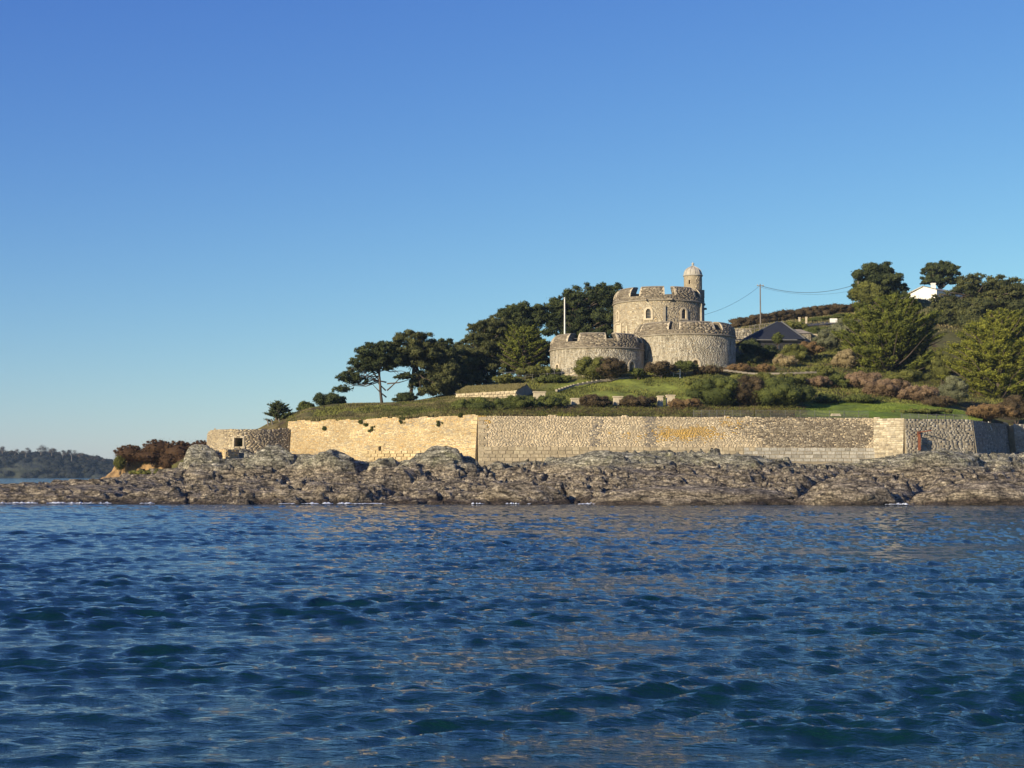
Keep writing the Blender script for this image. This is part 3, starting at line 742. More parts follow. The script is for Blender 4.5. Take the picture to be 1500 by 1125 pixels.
# smooth the path
t_ = np.linspace(0, 1, 40); bx_ = np.interp(t_, np.linspace(0, 1, len(BP)), [b[0] for b in BP]); by_ = np.interp(t_, np.linspace(0, 1, len(BP)), [b[1] for b in BP])
for _ in range(3): bx_[1:-1] = (bx_[:-2] + 2 * bx_[1:-1] + bx_[2:]) / 4; by_[1:-1] = (by_[:-2] + 2 * by_[1:-1] + by_[2:]) / 4
SB = Surf(list(zip(bx_, by_)), lambda h: .06 * (8.6 - h)); zb = zat(628, 188.5)
ug = u_on(SB, 349.5); g0, g1 = zat(654, 188) , zat(641.5, 188)
hol = [(ug - .52, ug + .52, g0, g1)]
def btop(u): return zb - .35 * np.clip(1 - u / 7, 0, 1) + .10 * float(fbm(np.array([u]), np.array([.3]), o=3, seed=9)[0])
def col_batt(c, u, h, rg):
    n = len(u); A = pal(rg, n, [(.46, .37, .23), (.38, .31, .20), (.55, .46, .31), (.25, .20, .14)], [4, 3, 3, 2]); B = pal(rg, n, [(.25, .205, .145), (.33, .275, .20), (.17, .14, .10), (.46, .40, .30)], [4, 3, 3, 1]); p = px_of(c)
    return np.where((rg.random(n) < np.clip((p - 350) / 60, .1, .9))[:, None], B, A)
core('battery_wall', SB, 0, SB.len, 3.0, zb, M['mortar'], gb, hol, 1.5, .5, top=lambda u: btop(u) - .08, reveal=1.4)
stonework('rubble_stones', SB, 0, SB.len, zat(668, 188), zb + .2, (.2, .6), (.10, .19), col_batt, M['tan'], gb, hol, top=btop, seed=21)
mb = MB()
for a, b, l, t in ((ug - .68, ug - .50, g0 - .1, g1 + .1), (ug + .50, ug + .68, g0 - .1, g1 + .1), (ug - .68, ug + .68, g1 + .0, g1 + .22), (ug - .74, ug + .74, g0 - .24, g0)):
    p0 = [SB(np.array([q]), np.array([z]), dd)[0] for dd in (-.3, .09) for z in (l, t) for q in (a, b)]
    mb.add(p0, [[0, 1, 3, 2], [4, 6, 7, 5], [0, 4, 5, 1], [2, 3, 7, 6], [0, 2, 6, 4], [1, 5, 7, 3]])
mb.build('port_frame', M['pale'], gb)
# rubble buttress filling the cleft below the battery
SBU = Surf([(xat(317, 182.4), 184.6), (xat(331, 182.2), 182.2), (xat(346, 182.2), 184.0)], lambda h: .0 * h + .10 * (6 - h))
core('buttress', SBU, 0, SBU.len, 2.2, 5.9, M['mortar'], gb, (), 1.0, .5)
stonework('buttress_stones', SBU, 0, SBU.len, 2.4, 5.9, (.25, .6), (.12, .22), col_golden, M['golden'], gb, seed=22)

# ------------------------------------------------------------------ castle
castle = empty('castle', (CASTX, CASTY, 17)); tag(castle, 'round stone artillery castle of keep and two bastions on the slope above the sea wall', 'castle')
def circ(cx, cy, r, n=96, a0=-math.pi, a1=math.pi):
    t = np.linspace(a0, a1, n + 1); return [(cx + r * math.sin(q), cy - r * math.cos(q)) for q in t]
def tower(cx, cy, r, z0, zs, zt, zemb, emb, ew, wall_name, stone_m, colf, holes_px, seed, hoodw=.1, ztop_fn=None, sw_=(.18, .55), sh_=(.11, .22), shoulder=.95):
    """cylinder wall to the string course at zs, in-curving parapet to zt, embrasures cut to zemb"""
    S = Surf(circ(cx, cy, r), closed=True); L = S.len
    def ua(deg): return (math.radians(deg) + math.pi) * r
    holes = []
    for (dg, wd, zl, zh) in holes_px: holes.append((ua(dg) - wd / 2, ua(dg) + wd / 2, zl, zh))
    core(wall_name, S, 0, L, z0, zs, M['mortar'], castle, holes, 1.4, .5, reveal=.55)
    stonework(wall_name + '_stones', S, 0, L, z0, zs - .02, sw_, sh_, colf, stone_m, castle, holes, seed=seed, proud=(0, .014), gap=.005)
    # string course
    mb = MB(); mb.lathe((cx, cy, 0), [(r - .1, zs - .12), (r + .16, zs - .06), (r + .2, zs + .04), (r + .12, zs + .12), (r - .2, zs + .14)], 96); mb.build('string_course', M['coping'], castle)
    # in-curving parapet
    H = zt - zs
    def off(h):
        t = np.clip((np.asarray(h) - zs) / H, 0, 1.1); return .04 - shoulder * (.14 * t + .66 * t ** 4)
    SP = Surf(circ(cx, cy, r), off, closed=True)
    core('parapet', SP, 0, L, zs, zemb, M['mortar_dark'], castle, (), 2.2, .5)
    stonework('parapet_stones', SP, 0, L, zs + .13, zemb, (.3, .9), (.10, .17), col_slate, M['slate_stone'], castle, seed=seed + 1, proud=(0, .05))
    edges = sorted(emb)
    for k in range(len(edges)):
        a = edges[k] + ew / 2; b = (edges[(k + 1) % len(edges)] - ew / 2); 
        if b < a: b += 360
        if (b - a) > 200: continue
        aa, bb = math.radians(a) * r, math.radians(b) * r
        pts = [(cx + r * math.sin(q), cy - r * math.cos(q)) for q in np.linspace(math.radians(a), math.radians(b), 15)]
        SMn = Surf(pts, off); zt2 = zt if ztop_fn is None else ztop_fn((a + b) / 2)
        m0 = core('merlon', SMn, 0, SMn.len, zemb, zt2, M['mortar_dark'], castle, (), 1.1, .5)
        so = stonework('merlon_stones', SMn, 0, SMn.len, zemb, zt2 - .02, (.3, .9), (.10, .17), col_slate, M['slate_stone'], m0, seed=seed + 10 + k, proud=(0, .05))
        # coping
        mb = MB(); us = np.linspace(0, SMn.len, 12); ring = []
        for u in us:
            for d_, z_ in ((.10, zt2 - .02), (.06, zt2 + .13), (-.6, zt2 + .2), (-1.1, zt2 + .1), (-1.1, zt2 - .02)):
                ring.append(SMn(np.array([u]), np.array([z_]), d_)[0])
        fs = []
        for i in range(11):
            for j in range(5):
                j2 = (j + 1) % 5; fs.append([i * 5 + j, (i + 1) * 5 + j, (i + 1) * 5 + j2, i * 5 + j2])
        fs += [[4, 3, 2, 1, 0], [55, 56, 57, 58, 59]]
        mb.add(ring, fs); mb.build('coping', M['coping'], m0)
        # pale jamb dressing at both ends of merlon
        for e, s_ in ((0, -1), (SMn.len, 1)):
            mb = MB(); zz = np.linspace(zemb, zt2, 6)
            for q in range(5):
                p0 = [SMn(np.array([u_]), np.array([z_]), dd)[0] for dd in (-1.0, .05) for z_ in (zz[q] + .01, zz[q + 1] - .01) for u_ in sorted((e + s_ * .03, e - s_ * (.35 if q % 2 else .2)))]
                mb.add(p0, [[0, 1, 3, 2], [4, 6, 7, 5], [0, 4, 5, 1], [2, 3, 7, 6], [0, 2, 6, 4], [1, 5, 7, 3]])
            mb.build('jamb', M['pale'], m0)
    # roof deck inside
    mb = MB(); mb.lathe((cx, cy, 0), [(.01, zs + .2), (r - 1.3, zs + .2)], 48); mb.build('roof_deck', M['shade_toned_slate'], castle)
    return S, SP
def deg_for(px, cx, cy, r):
    c = math.asin(max(-1, min(1, ((px - CX) / F * (cy - r * .6) - cx) / r))); return math.degrees(c)
# positions
KY, BLY, BRY = 238.0, 226.0, 229.5
kx = xat(966, KY); kr = 66.6 * mpp(KY)
lx = xat(875, BLY); lr = 69 * mpp(BLY)
rx = xat(1003.5, BRY); rr = 74.5 * mpp(BRY)
def zf(py, Y): return zat(py, Y)
kf = KY - kr
kd = lambda px: deg_for(px, kx, KY, kr); ld = lambda px: deg_for(px, lx, BLY, lr); rd = lambda px: deg_for(px, rx, BRY, rr)
zk_s = zf(439.5, kf); zk_t = zf(420.5, kf + 1.2); zk_e = zf(433, kf + .6)
wz0, wz1 = zf(466, kf), zf(452.5, kf)
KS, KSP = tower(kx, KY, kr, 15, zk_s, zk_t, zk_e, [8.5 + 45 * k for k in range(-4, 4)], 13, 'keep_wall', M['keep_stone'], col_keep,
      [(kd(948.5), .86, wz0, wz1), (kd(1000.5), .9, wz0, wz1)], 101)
lf = BLY - lr; zl_s = zf(509, lf); zl_t = zf(488.5, lf + 1.2); zl_e = zf(499.5, lf + .6)
ldoor = [(ld(862), 1.25, zf(542, lf), zf(530.5, lf)), (ld(925), 1.2, zf(545, lf + 1), zf(530, lf + 1)), (ld(817), .9, zf(541, lf + 1.5), zf(533.5, lf + 1.5))]
LS, LSP = tower(lx, BLY, lr, 14.5, zl_s, zl_t, zl_e, [-34 + 49 * k for k in (-3, -2, -1, 0, 1, 2, 3)], 14, 'left_bastion_wall', M['lime_stone'], col_bast, ldoor, 131, sh_=(.11, .2), sw_=(.16, .5))
rf_ = BRY - rr; zr_s = zf(489.5, rf_); zr_t = zf(471.5, rf_ + 1.2); zr_e = zf(482.5, rf_ + .6)
rdoor = [(rd(1016), 1.2, zf(536, rf_), zf(528, rf_)), (rd(952), 1.1, zf(540, rf_ + 1), zf(531, rf_ + 1))]
RS, RSP = tower(rx, BRY, rr, 15, zr_s, zr_t, zr_e, [-18 + 53 * k for k in (-3, -2, -1, 0, 1, 2, 3)], 11.5, 'right_bastion_wall', M['lime_stone'], col_bast, rdoor, 161, sh_=(.11, .2), sw_=(.16, .5))
# arched windows and door surrounds
def arched(S, r, dg, w_, z0, z1, fw, mat, parent, name='window', depth=.3, pane=True, proud=.1, hood=False):
    uc = (math.radians(dg) + math.pi) * r; zsx = z1 - w_ / 2
    fr = empty(name, Vector(S(np.array([uc]), np.array([z0]))[0]) - parent_world(parent)); fr.parent = parent
    n = 12; inner = [(-w_ / 2, z0)] + [(-w_ / 2 * math.cos(math.pi * i / n), zsx + (w_ / 2) * 1.15 * math.sin(math.pi * i / n)) for i in range(n + 1)] + [(w_ / 2, z0)]
    outer = [(-w_ / 2 - fw, z0 - fw * .6)] + [(-(w_ / 2 + fw) * math.cos(math.pi * i / n), zsx + (w_ / 2 + fw) * 1.15 * math.sin(math.pi * i / n)) for i in range(n + 1)] + [(w_ / 2 + fw, z0 - fw * .6)]
    inner = [(a * .86, b) for a, b in inner]
    V = []; m = len(inner)
    for dd in (proud, -depth):
        for ring in (inner, outer):
            for a, b in ring: V.append(S(np.array([uc + a]), np.array([b]), dd)[0])
    fs = []
    for i in range(m - 1):
        fs.append([m + i, i, i + 1, m + i + 1]); fs.append([i, 2 * m + i, 2 * m + i + 1, i + 1]); fs.append([m + i, m + i + 1, 3 * m + i + 1, 3 * m + i])
    mb = MB(); mb.add(V, fs)
    q = [S(np.array([uc + a]), np.array([b]), d_)[0] for d_ in (-depth, proud + .05) for b in (z0 - fw * .9, z0) for a in (-w_ / 2 - fw, w_ / 2 + fw)]
    mb.add(q, [[0, 1, 3, 2], [4, 6, 7, 5], [0, 4, 5, 1], [2, 3, 7, 6], [0, 2, 6, 4], [1, 5, 7, 3]])
    mb.build('frame', mat, fr)
    if pane:
        mb = MB(); mb.add([S(np.array([uc + a]), np.array([b]), -depth + .04)[0] for a, b in ((-w_ / 2, z0), (w_ / 2, z0), (w_ / 2, z1 + .05), (-w_ / 2, z1 + .05))], [[0, 1, 2, 3]]); mb.build('pane', M['glass'], fr)
        mb = MB()
        for a in (-w_ * .15, w_ * .15): c = S(np.array([uc + a]), np.array([(z0 + z1) / 2]), -depth + .08)[0]; mb.box(c, (.05, .05, z1 - z0 - .05))
        for zq in (.33, .66): c = S(np.array([uc]), np.array([z0 + (z1 - z0) * zq]), -depth + .08)[0]; mb.box(c, (w_ * .9, .05, .05), math.radians(dg))
        mb.build('glazing_bars', M['wood'], fr)
    return fr
arched(KS, kr, kd(948.5), .86, wz0, wz1, .26, M['pale'], castle)
arched(KS, kr, kd(1000.5), .9, wz0, wz1, .24, M['pale'], castle)
f_ = arched(KS, kr, kd(907), .7, zf(468, kf + 3), zf(456, kf + 3), .22, M['keep_stone'] and M['pale'], castle, 'blind_window', pane=False)
for dgx, w_, a, b in ldoor: arched(LS, lr, dgx, w_ * .95, a, b, .2, M['pale'], castle, 'arched_port', pane=False, depth=.4)
for dgx, w_, a, b in rdoor: arched(RS, rr, dgx, w_ * .95, a, b, .2, M['pale'], castle, 'arched_port', pane=False, depth=.4)
def strip(S, r, dg, w_, z0, z1, d0, d1, name, mat, parent):
    uc = (math.radians(dg) + math.pi) * r; mb = MB()
    q = [S(np.array([uc + a]), np.array([b]), d_)[0] for d_ in (d0, d1) for b in (z0, z1) for a in (-w_ / 2, w_ / 2)]
    mb.add(q, [[0, 1, 3, 2], [4, 6, 7, 5], [0, 4, 5, 1], [2, 3, 7, 6], [0, 2, 6, 4], [1, 5, 7, 3]]); return mb.build(name, mat, parent)
strip(KS, kr, kd(971), .42, zf(472, kf), zf(448, kf), -.05, .28, 'pilaster', M['coping'], castle)
strip(KS, kr, kd(1027), .5, zf(475, kf + 4), zf(446, kf + 4), -.05, .45, 'buttress', M['coping'], castle)
for px_, py_, w_ in ((979, 438.5, .55), (946, 439, .2), (1033, 448, .5)): strip(KS, kr, min(80, kd(px_)), w_, zf(py_ + 1.2, kf), zf(py_ - 1.4, kf), -.05, .55, 'water_spout', M['coping'], castle)
# carved coat-of-arms panel low on the left of the keep
pz0, pz1 = zf(491, kf + 3), zf(474, kf + 3)
pn = strip(KS, kr, kd(907.5), 1.3, pz0, pz1, -.02, .08, 'carved_panel', M['pale'], castle)
for a in (903.8, 911.5): strip(KS, kr, kd(a), .22, pz0 - .05, pz1 + .12, .0, .2, 'panel_border', M['pale'], pn)
strip(KS, kr, kd(907.5), 1.5, pz1, pz1 + .16, .0, .24, 'panel_border', M['pale'], pn)
strip(KS, kr, kd(919), .3, zf(489, kf + 2), zf(477, kf + 2), .0, .14, 'carved_strip', M['pale'], castle)
# keep roof parapet inner wall and turret
TX, TY = xat(1016.7, 239), 239.0; tr = 13.3 * mpp(TY)
ztc = zf(404.5, TY); zt0 = zf(436, TY)
STt = Surf(circ(TX, TY, tr, 40), closed=True)
tt = core('turret', STt, 0, STt.len, zt0 - 2, ztc, M['mortar'], castle, [((kd(960) * 0 + math.pi - .52) * tr - .13, (math.pi - .52) * tr + .13, zf(417.5, TY), zf(411.5, TY))], 1.0, .25, reveal=.5)
def col_tur(c, u, h, rg): return pal(rg, len(u), [(.42, .345, .215), (.48, .40, .26), (.34, .275, .18)], [4, 3, 2])
stonework('turret_stones', STt, 0, STt.len, zt0 - 2, ztc, (.35, .7), (.2, .3), col_tur, M['keep_stone'], tt, [((math.pi - .52) * tr - .13, (math.pi - .52) * tr + .13, zf(417.5, TY), zf(411.5, TY))], seed=201, proud=(0, .02), gap=.01)
mb = MB(); mb.lathe((TX, TY, ztc), [(tr - .2, -.1), (tr + .1, -.06), (tr + .17, .05), (tr + .1, .15), (tr - .1, .2)], 32); mb.build('cornice', M['lead'], castle)
dh = zf(389.5, TY) - ztc - .15
prof = [(tr * a, .15 + dh * b) for a, b in ((1.0, 0), (.995, .14), (.95, .32), (.86, .50), (.70, .66), (.46, .80), (.24, .90), (.12, 1.0))]
mb = MB(); mb.lathe((TX, TY, ztc), prof, 32); dm = mb.build('dome', M['lead'], castle, smooth=True)
mb = MB()
for k in range(12):
    t = math.pi * 2 * k / 12 + .1; mb.tube([(TX + (r_ + .02) * math.sin(t), TY - (r_ + .02) * math.cos(t), ztc + z_) for r_, z_ in prof], .055, 5)
mb.build('dome_ribs', M['lead'], dm)
zf1 = ztc + .15 + dh
mb = MB(); mb.lathe((TX, TY, zf1), [(.13, -.1), (.22, .02), (.12, .1), (.10, .16), (.24, .28), (.22, .38), (.08, .46), (.03, .62)], 12); mb.build('finial', M['lead'], castle, smooth=True)
# stair block beside the turret (dark, right)
mb = MB(); mb.box((xat(1029, 240), 240.5, (zt0 + zf(425, 240)) / 2), (.9, 1.6, zf(425, 240) - zt0)); mb.build('stair_block', M['coping'], castle)
# ramped parapet joining the front bastion to the keep, lower link block between the bastions
mb = MB(); c0 = at(950, 500, 229); mb.box(((lx + rx) / 2, 229.5, 16.8), (7, 6, 2 * (zf(500, 227) - 16.8))); mb.build('link_wall', M['coping'], castle)
# base slope skirt of left bastion
SK = Surf(circ(lx, BLY, lr + .35), lambda h: .35 * (17.7 - h), closed=True)
stonework('footing_stones', SK, 0, SK.len, 15.6, 17.5, (.5, 1.2), (.14, .2), col_bright, M['tan'], castle, seed=210)

# flagpole
fx = xat(827, 226)
fp = empty('flagpole', (fx, 224.5, zl_s)); tag(fp, 'bare white flagpole standing on the left bastion of the castle', 'flagpole')
mb = MB(); mb.tube([(fx, 224.5, zl_s), (fx, 224.5, zf(437.5, 224.5))], [.13, .085], 8); mb.build('pole', M['white_paint'], fp)
mb = MB(); mb.lathe((fx, 224.5, zf(437.5, 224.5)), [(.01, 0), (.12, .06), (.12, .14), (.01, .2)], 8); mb.build('truck_cap', M['white_paint'], fp)

# ------------------------------------------------------------------ foliage
def leafcloud(clumps, n, size, seed, tri_aspect=2.2, shell=.55, up=.0):
    n = int(n * 2.0); size = size * .60
    """clumps: list of (centre, 3x3 axis matrix [columns = semi axes], tint)"""
    rg = np.random.default_rng(seed); C = np.array([c[0] for c in clumps], float); A = np.array([np.array(c[1], float) for c in clumps]); T = np.array([c[2] for c in clumps])
    sz = np.array([np.abs(np.linalg.det(a)) ** (2 / 3) for a in A]); i = rg.choice(len(C), n, p=sz / sz.sum())
    d = rg.normal(size=(n, 3)); d /= np.linalg.norm(d, axis=1)[:, None]; rad = shell + (1 - shell) * rg.random(n) ** .6
    rad *= 1 + .18 * rg.normal(size=n) * (rg.random(n) < .4)
    P = C[i] + np.einsum('nij,nj->ni', A[i], d * rad[:, None])
    nn = np.einsum('nij,nj->ni', A[i], d); nn /= np.linalg.norm(nn, axis=1)[:, None] + 1e-9
    nn = nn * .9 + rg.normal(size=(n, 3)) * .55; nn[:, 2] += up; nn /= np.linalg.norm(nn, axis=1)[:, None]
    t = np.cross(nn, rg.normal(size=(n, 3))); t /= np.linalg.norm(t, axis=1)[:, None]; b = np.cross(nn, t)
    s_ = size * rg.uniform(.55, 1.35, n)[:, None]
    V = np.stack([P - t * s_ * .25 * tri_aspect + b * s_ * .3, P - t * s_ * .15 * tri_aspect - b * s_ * .35, P + t * s_ * .42 * tri_aspect + nn * s_ * .4], 1).reshape(-1, 3)
    f = np.arange(3 * n).reshape(-1, 3)
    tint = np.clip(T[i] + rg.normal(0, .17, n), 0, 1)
    return V, f, tint
_ico = None
def ico():
    global _ico
    if _ico is None:
        import bmesh; bm = bmesh.new(); bmesh.ops.create_icosphere(bm, subdivisions=2, radius=1); bm.verts.ensure_lookup_table()
        _ico = (np.array([v.co[:] for v in bm.verts]), np.array([[v.index for v in f.verts] for f in bm.faces])); bm.free()
    return _ico
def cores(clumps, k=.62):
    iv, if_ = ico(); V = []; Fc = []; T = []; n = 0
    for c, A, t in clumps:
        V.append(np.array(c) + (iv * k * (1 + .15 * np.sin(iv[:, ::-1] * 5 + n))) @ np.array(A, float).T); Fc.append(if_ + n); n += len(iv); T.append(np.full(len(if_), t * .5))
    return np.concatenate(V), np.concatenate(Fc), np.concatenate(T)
def crown(name, clumps, n, size, mat, parent, seed, core_k=.62, shell=.55, aspect=2.2, up=0.):
    V, f, t = leafcloud(clumps, n, size, seed, aspect, shell, up)
    faces = [f]; T = [t]
    if core_k:
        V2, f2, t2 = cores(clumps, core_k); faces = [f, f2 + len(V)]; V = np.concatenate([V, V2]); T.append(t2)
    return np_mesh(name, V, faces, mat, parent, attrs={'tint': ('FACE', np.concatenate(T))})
def diag(a, b, c): return np.diag([a, b, c])
def limbs(mb, base, tips, rg, r0, trunk_top, lean=(0, 0)):
    """tapered trunk then curved limbs to the tips"""
    b = Vector(base); tt_ = Vector(trunk_top); pts = [b.lerp(tt_, k) + Vector((rg.normal(0, .03 * k), 0, 0)) * (tt_ - b).length * .5 for k in (0, .25, .5, .75, 1)]
    mb.tube(pts, [r0, r0 * .85, r0 * .72, r0 * .6, r0 * .4], 8)
    for tp, fr in tips:
        s = pts[0].lerp(pts[-1], fr); e = Vector(tp); m1 = s.lerp(e, .4) + Vector((0, 0, -.06 * (e - s).length)); m2 = s.lerp(e, .75) + Vector((0, 0, .02 * (e - s).length))
        mb.tube([s, m1, m2, e], [r0 * .36, r0 * .26, r0 * .16, r0 * .06], 6)
def pine(px, pby, Y, crowns, label, seed, mat='pine', n=9000, leaf=.42, r0=.45, bark='bark', group='pines beside the castle', trunks=None, name='pine_tree', nclump=16, gap=.62, branches=()):
    """crowns: list of (px, py, rpx, rpy) lobes in photo pixels at depth Y (converted to metres once), depth = width"""
    rg = np.random.default_rng(seed); b = at(px, pby, Y); b.z = gz(b.x, b.y) - .2
    root = empty(name, b); tag(root, label, 'tree', group); clumps = []; tips = []; m = mpp(Y); top = None
    for (cx_, cy_, rx_, ry_) in crowns:
        c = at(cx_, cy_, Y); RX, RZ = rx_ * m, ry_ * m; RY = min(RX * 1.0, 5.5)
        k = max(9, int(nclump * 3.2 * math.sqrt(RX * RZ) / 3.2)); clumps.append((c + Vector((0, 0, .08 * RZ)), diag(RX * .72, RY * .72, RZ * .66), .4))
        for q in range(k):
            ph = rg.uniform(0, 2 * math.pi); el = math.asin(rg.uniform(-.45, 1)); rad = rg.uniform(.70, 1.06)
            off = Vector((math.cos(el) * math.cos(ph) * RX * rad, math.cos(el) * math.sin(ph) * RY * rad - .6, math.sin(el) * RZ * rad))
            s_ = rg.uniform(.11, .25) * (RX * RZ) ** .5; p = c + off
            rot = np.array(Matrix.Rotation(rg.uniform(-.35, .35), 3, 'Y')) @ np.diag([s_ * 1.25, s_ * 1.2, s_ * .66])
            clumps.append((p, rot, rg.uniform(.2, .75))); 
            if rg.random() < .2: tips.append((p, rg.uniform(.45, .98)))
        if top is None: top = c + Vector((0, 0, RZ * .1))
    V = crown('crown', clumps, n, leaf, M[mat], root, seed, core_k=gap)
    mb = MB(); limbs(mb, b, tips, rg, r0, top)
    if trunks:
        for (tx, ty, ex, ey) in trunks:
            s = at(tx, ty, Y); s.z = gz(s.x, s.y) - .1; e = at(ex, ey, Y); mid = s.lerp(e, .5) + Vector((rg.uniform(-.3, .3), 0, .1)); mb.tube([s, mid, e], [r0 * .7, r0 * .5, r0 * .25], 7)
    for (ax_, ay_, bx2, by2) in branches:
        s = at(ax_, ay_, Y); e = at(bx2, by2, Y); mid = s.lerp(e, .5) + Vector((0, rg.uniform(-.5, .5), -.04 * (e - s).length)); mb.tube([s, mid, e], [r0 * .45, r0 * .3, r0 * .12], 6)
    mb.build('trunk', M[bark], root, smooth=True)
    return root
def cypress(px, pby, Y, topy, halfw, label, seed, mat='cypress', n=16000, leaf=.34, prof=None, group='cypresses on the slope', lean=0, nb=150, tilt=.34):
    """layered boughs with flat sprays: halfw in photo pixels"""
    rg = np.random.default_rng(seed); b = at(px, pby, Y); b.z = min(b.z, gz(b.x, b.y) + .3); top = at(px + lean, topy, Y); m = mpp(Y); Hh = top.z - b.z
    prof = prof or [(0, .55), (.15, .9), (.35, 1.0), (.6, .75), (.8, .45), (1, .06)]
    root = empty('cypress_tree', b); tag(root, label, 'tree', group); clumps = []; mb = MB()
    mb.tube([b, b.lerp(top, .4), b.lerp(top, .97)], [.5, .34, .08], 8); ph0 = 0
    for q in range(nb):
        t = (q + rg.random()) / nb; t = t ** .72; ph0 += 2.399; ph = ph0 + rg.normal(0, .3)
        rmax = np.interp(t, [p[0] for p in prof], [p[1] for p in prof]) * halfw * m * rg.uniform(.74, 1.1)
        s = b.lerp(top, max(.04, t * .99 - .03)); dirv = Vector((math.cos(ph), math.sin(ph) * .9, tilt + .45 * t + rg.normal(0, .12)))
        e = s + dirv * rmax
        if rmax > 1.0: mb.tube([s, s.lerp(e, .5) + Vector((0, 0, -.05 * rmax)), e], [.13, .08, .03], 4)
        for k in range(int(4 + rmax * 1.9)):
            f_ = rg.uniform(.42, 1.02); w_ = rg.uniform(.5, .9) * (.42 + .12 * rmax); p = s + dirv * rmax * f_ + Vector((0, 0, .10 * rmax * f_ * f_)) + Vector((-dirv.y, dirv.x, 0)) * rg.normal(0, .16) * rmax
            ax = Vector(dirv).normalized(); side = ax.cross(Vector((0, 0, 1))).normalized(); nrm = side.cross(ax)
            A = np.array([ax * w_ * 1.25, side * w_ * .8, nrm * w_ * .34]).T
            clumps.append((p, A, rg.uniform(.25, .95)))
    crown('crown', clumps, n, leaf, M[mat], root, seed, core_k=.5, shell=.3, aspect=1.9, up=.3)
    mb.build('trunk', M['bark'], root, smooth=True); return root
def shrub(px, py, Y, rxp, ryp, label, seed, mat, n=1800, leaf=.26, cat='bush', group='shrubs on the slope', name='shrub', depth=None, spiky=0., nc=None, aspect=2.2, core_k=.78, csz=1.0):
    """py = its centre height in the photo; dome of clumps"""
    rg = np.random.default_rng(seed); m = mpp(Y); c = at(px, py, Y); RX, RZ = rxp * m, ryp * m; RY = depth or min(RX, 3.2)
    c.z = c.z - RZ * .0; base = Vector((c.x, c.y, c.z - RZ)); o = empty(name, base); tag(o, label, cat, group); clumps = [(c, diag(RX * .84, RY * .84, RZ * .86), .35)]
    nc = nc or int(16 + 5 * RX)
    for k in range(nc):
        ph = rg.uniform(0, 6.283); el = math.asin(rg.uniform(-.3, 1)); f_ = rg.uniform(.72, .92); s_ = rg.uniform(.20, .36) * csz * (RX * RZ) ** .5
        p = c + Vector((math.cos(el) * math.cos(ph) * RX * f_, math.cos(el) * math.sin(ph) * RY * f_, math.sin(el) * RZ * f_))
        clumps.append((p, diag(s_ * 1.1, s_ * 1.1, s_ * (.8 + spiky)), rg.uniform(.2, .9)))
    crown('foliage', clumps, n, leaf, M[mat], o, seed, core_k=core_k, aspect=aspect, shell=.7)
    mb = MB()
    for k in range(3): mb.tube([base + Vector((rg.uniform(-.2, .2), 0, -.5)), c + Vector((rg.uniform(-.5, .5) * RX, rg.uniform(-.3, .3), 0))], [.07, .03], 5)
    mb.build('stem', M['bark'], o); return o
def hedge_path(pts, hpx, wid, label, seed, mat, n, leaf=.26, name='hedge', step=.6, ragged=.25, cat='hedge', group=None):
    """pts: (px, py of hedge middle, Y)"""
    rg = np.random.default_rng(seed); P = [at(*p) for p in pts]; L = [0]
    for a, b in zip(P[:-1], P[1:]): L.append(L[-1] + (b - a).length)
    clumps = []; k = int(L[-1] / step)
    for q in range(k):
        s = L[-1] * (q + .5) / k; p = Vector([np.interp(s, L, [v[i] for v in P]) for i in range(3)]); h = np.interp(s, L, [a * mpp(b[2]) for a, b in zip(hpx, pts)])
        for r_ in range(3):
            hh = h * rg.uniform(1 - ragged, 1 + ragged) * .5
            clumps.append((p + Vector((rg.normal(0, .3), rg.normal(0, wid * .3), (r_ - 1) * h * .28 + rg.normal(0, .08))), diag(step * rg.uniform(1.4, 2.4), wid * .6, hh * .62), rg.uniform(.15, .85)))
    o = empty(name, P[0]); tag(o, label, cat, group); crown('foliage', clumps, n, leaf, M[mat], o, seed, core_k=.85, shell=.75)
    return o

# --- pines left of the castle
pine(560, 592, 214, [(552, 519, 31, 20), (530, 539, 22, 14), (516, 556, 22, 11), (502, 571, 15, 7), (547, 536, 26, 14), (575, 530, 20, 16), (592, 552, 15, 6)], 'umbrella pine with bare forked trunks, leftmost of the tall pines', 301, n=12000, leaf=.34, branches=[(567, 572, 592, 547), (567, 562, 600, 556), (565, 572, 543, 548), (566, 560, 528, 549), (566, 582, 545, 562), (545, 562, 512, 560), (560, 592, 556, 560)], r0=.24, nclump=20, gap=.55)
pine(600, 592, 216, [(610, 511, 37, 27), (600, 529, 26, 15), (638, 538, 32, 34), (640, 568, 36, 22), (612, 560, 18, 12)], 'round-topped pine right of the forked umbrella pine', 302, n=19000, leaf=.36, r0=.3, mat='pine_warm')
pine(655, 590, 226, [(654, 518, 22, 20), (658, 548, 26, 30), (672, 572, 24, 16)], 'darkest low pine between the round-topped pine and the next group', 303, n=10000, leaf=.4)
pine(700, 572, 233, [(703, 497, 28, 24), (692, 525, 34, 30), (682, 556, 44, 20), (725, 483, 26, 20), (725, 530, 36, 36)], 'broad pine with grey-brown lower boughs, left of the bright cypress', 304, n=24000, leaf=.38, mat='pine_warm')
pine(760, 560, 238, [(768, 478, 38, 32), (742, 505, 34, 34), (792, 465, 22, 22), (752, 462, 22, 14), (765, 520, 50, 36)], 'tall dense pine behind the bright cypress', 305, n=24000, leaf=.42)
pine(835, 520, 256, [(832, 455, 30, 26), (862, 440, 38, 24), (893, 432, 24, 17), (880, 470, 46, 32), (835, 480, 34, 24), (815, 470, 18, 24), (875, 500, 50, 22)], 'wide dark pine filling the sky directly behind the flagpole', 306, n=22000, leaf=.45)
cypress(768, 549, 229, 481, 38, 'yellow-green cypress against the left side of the castle', 307, mat='cypress_dim', n=9000, nb=80, prof=[(0, .9), (.3, 1), (.6, .8), (.85, .5), (1, .1)], group='cypresses by the castle')
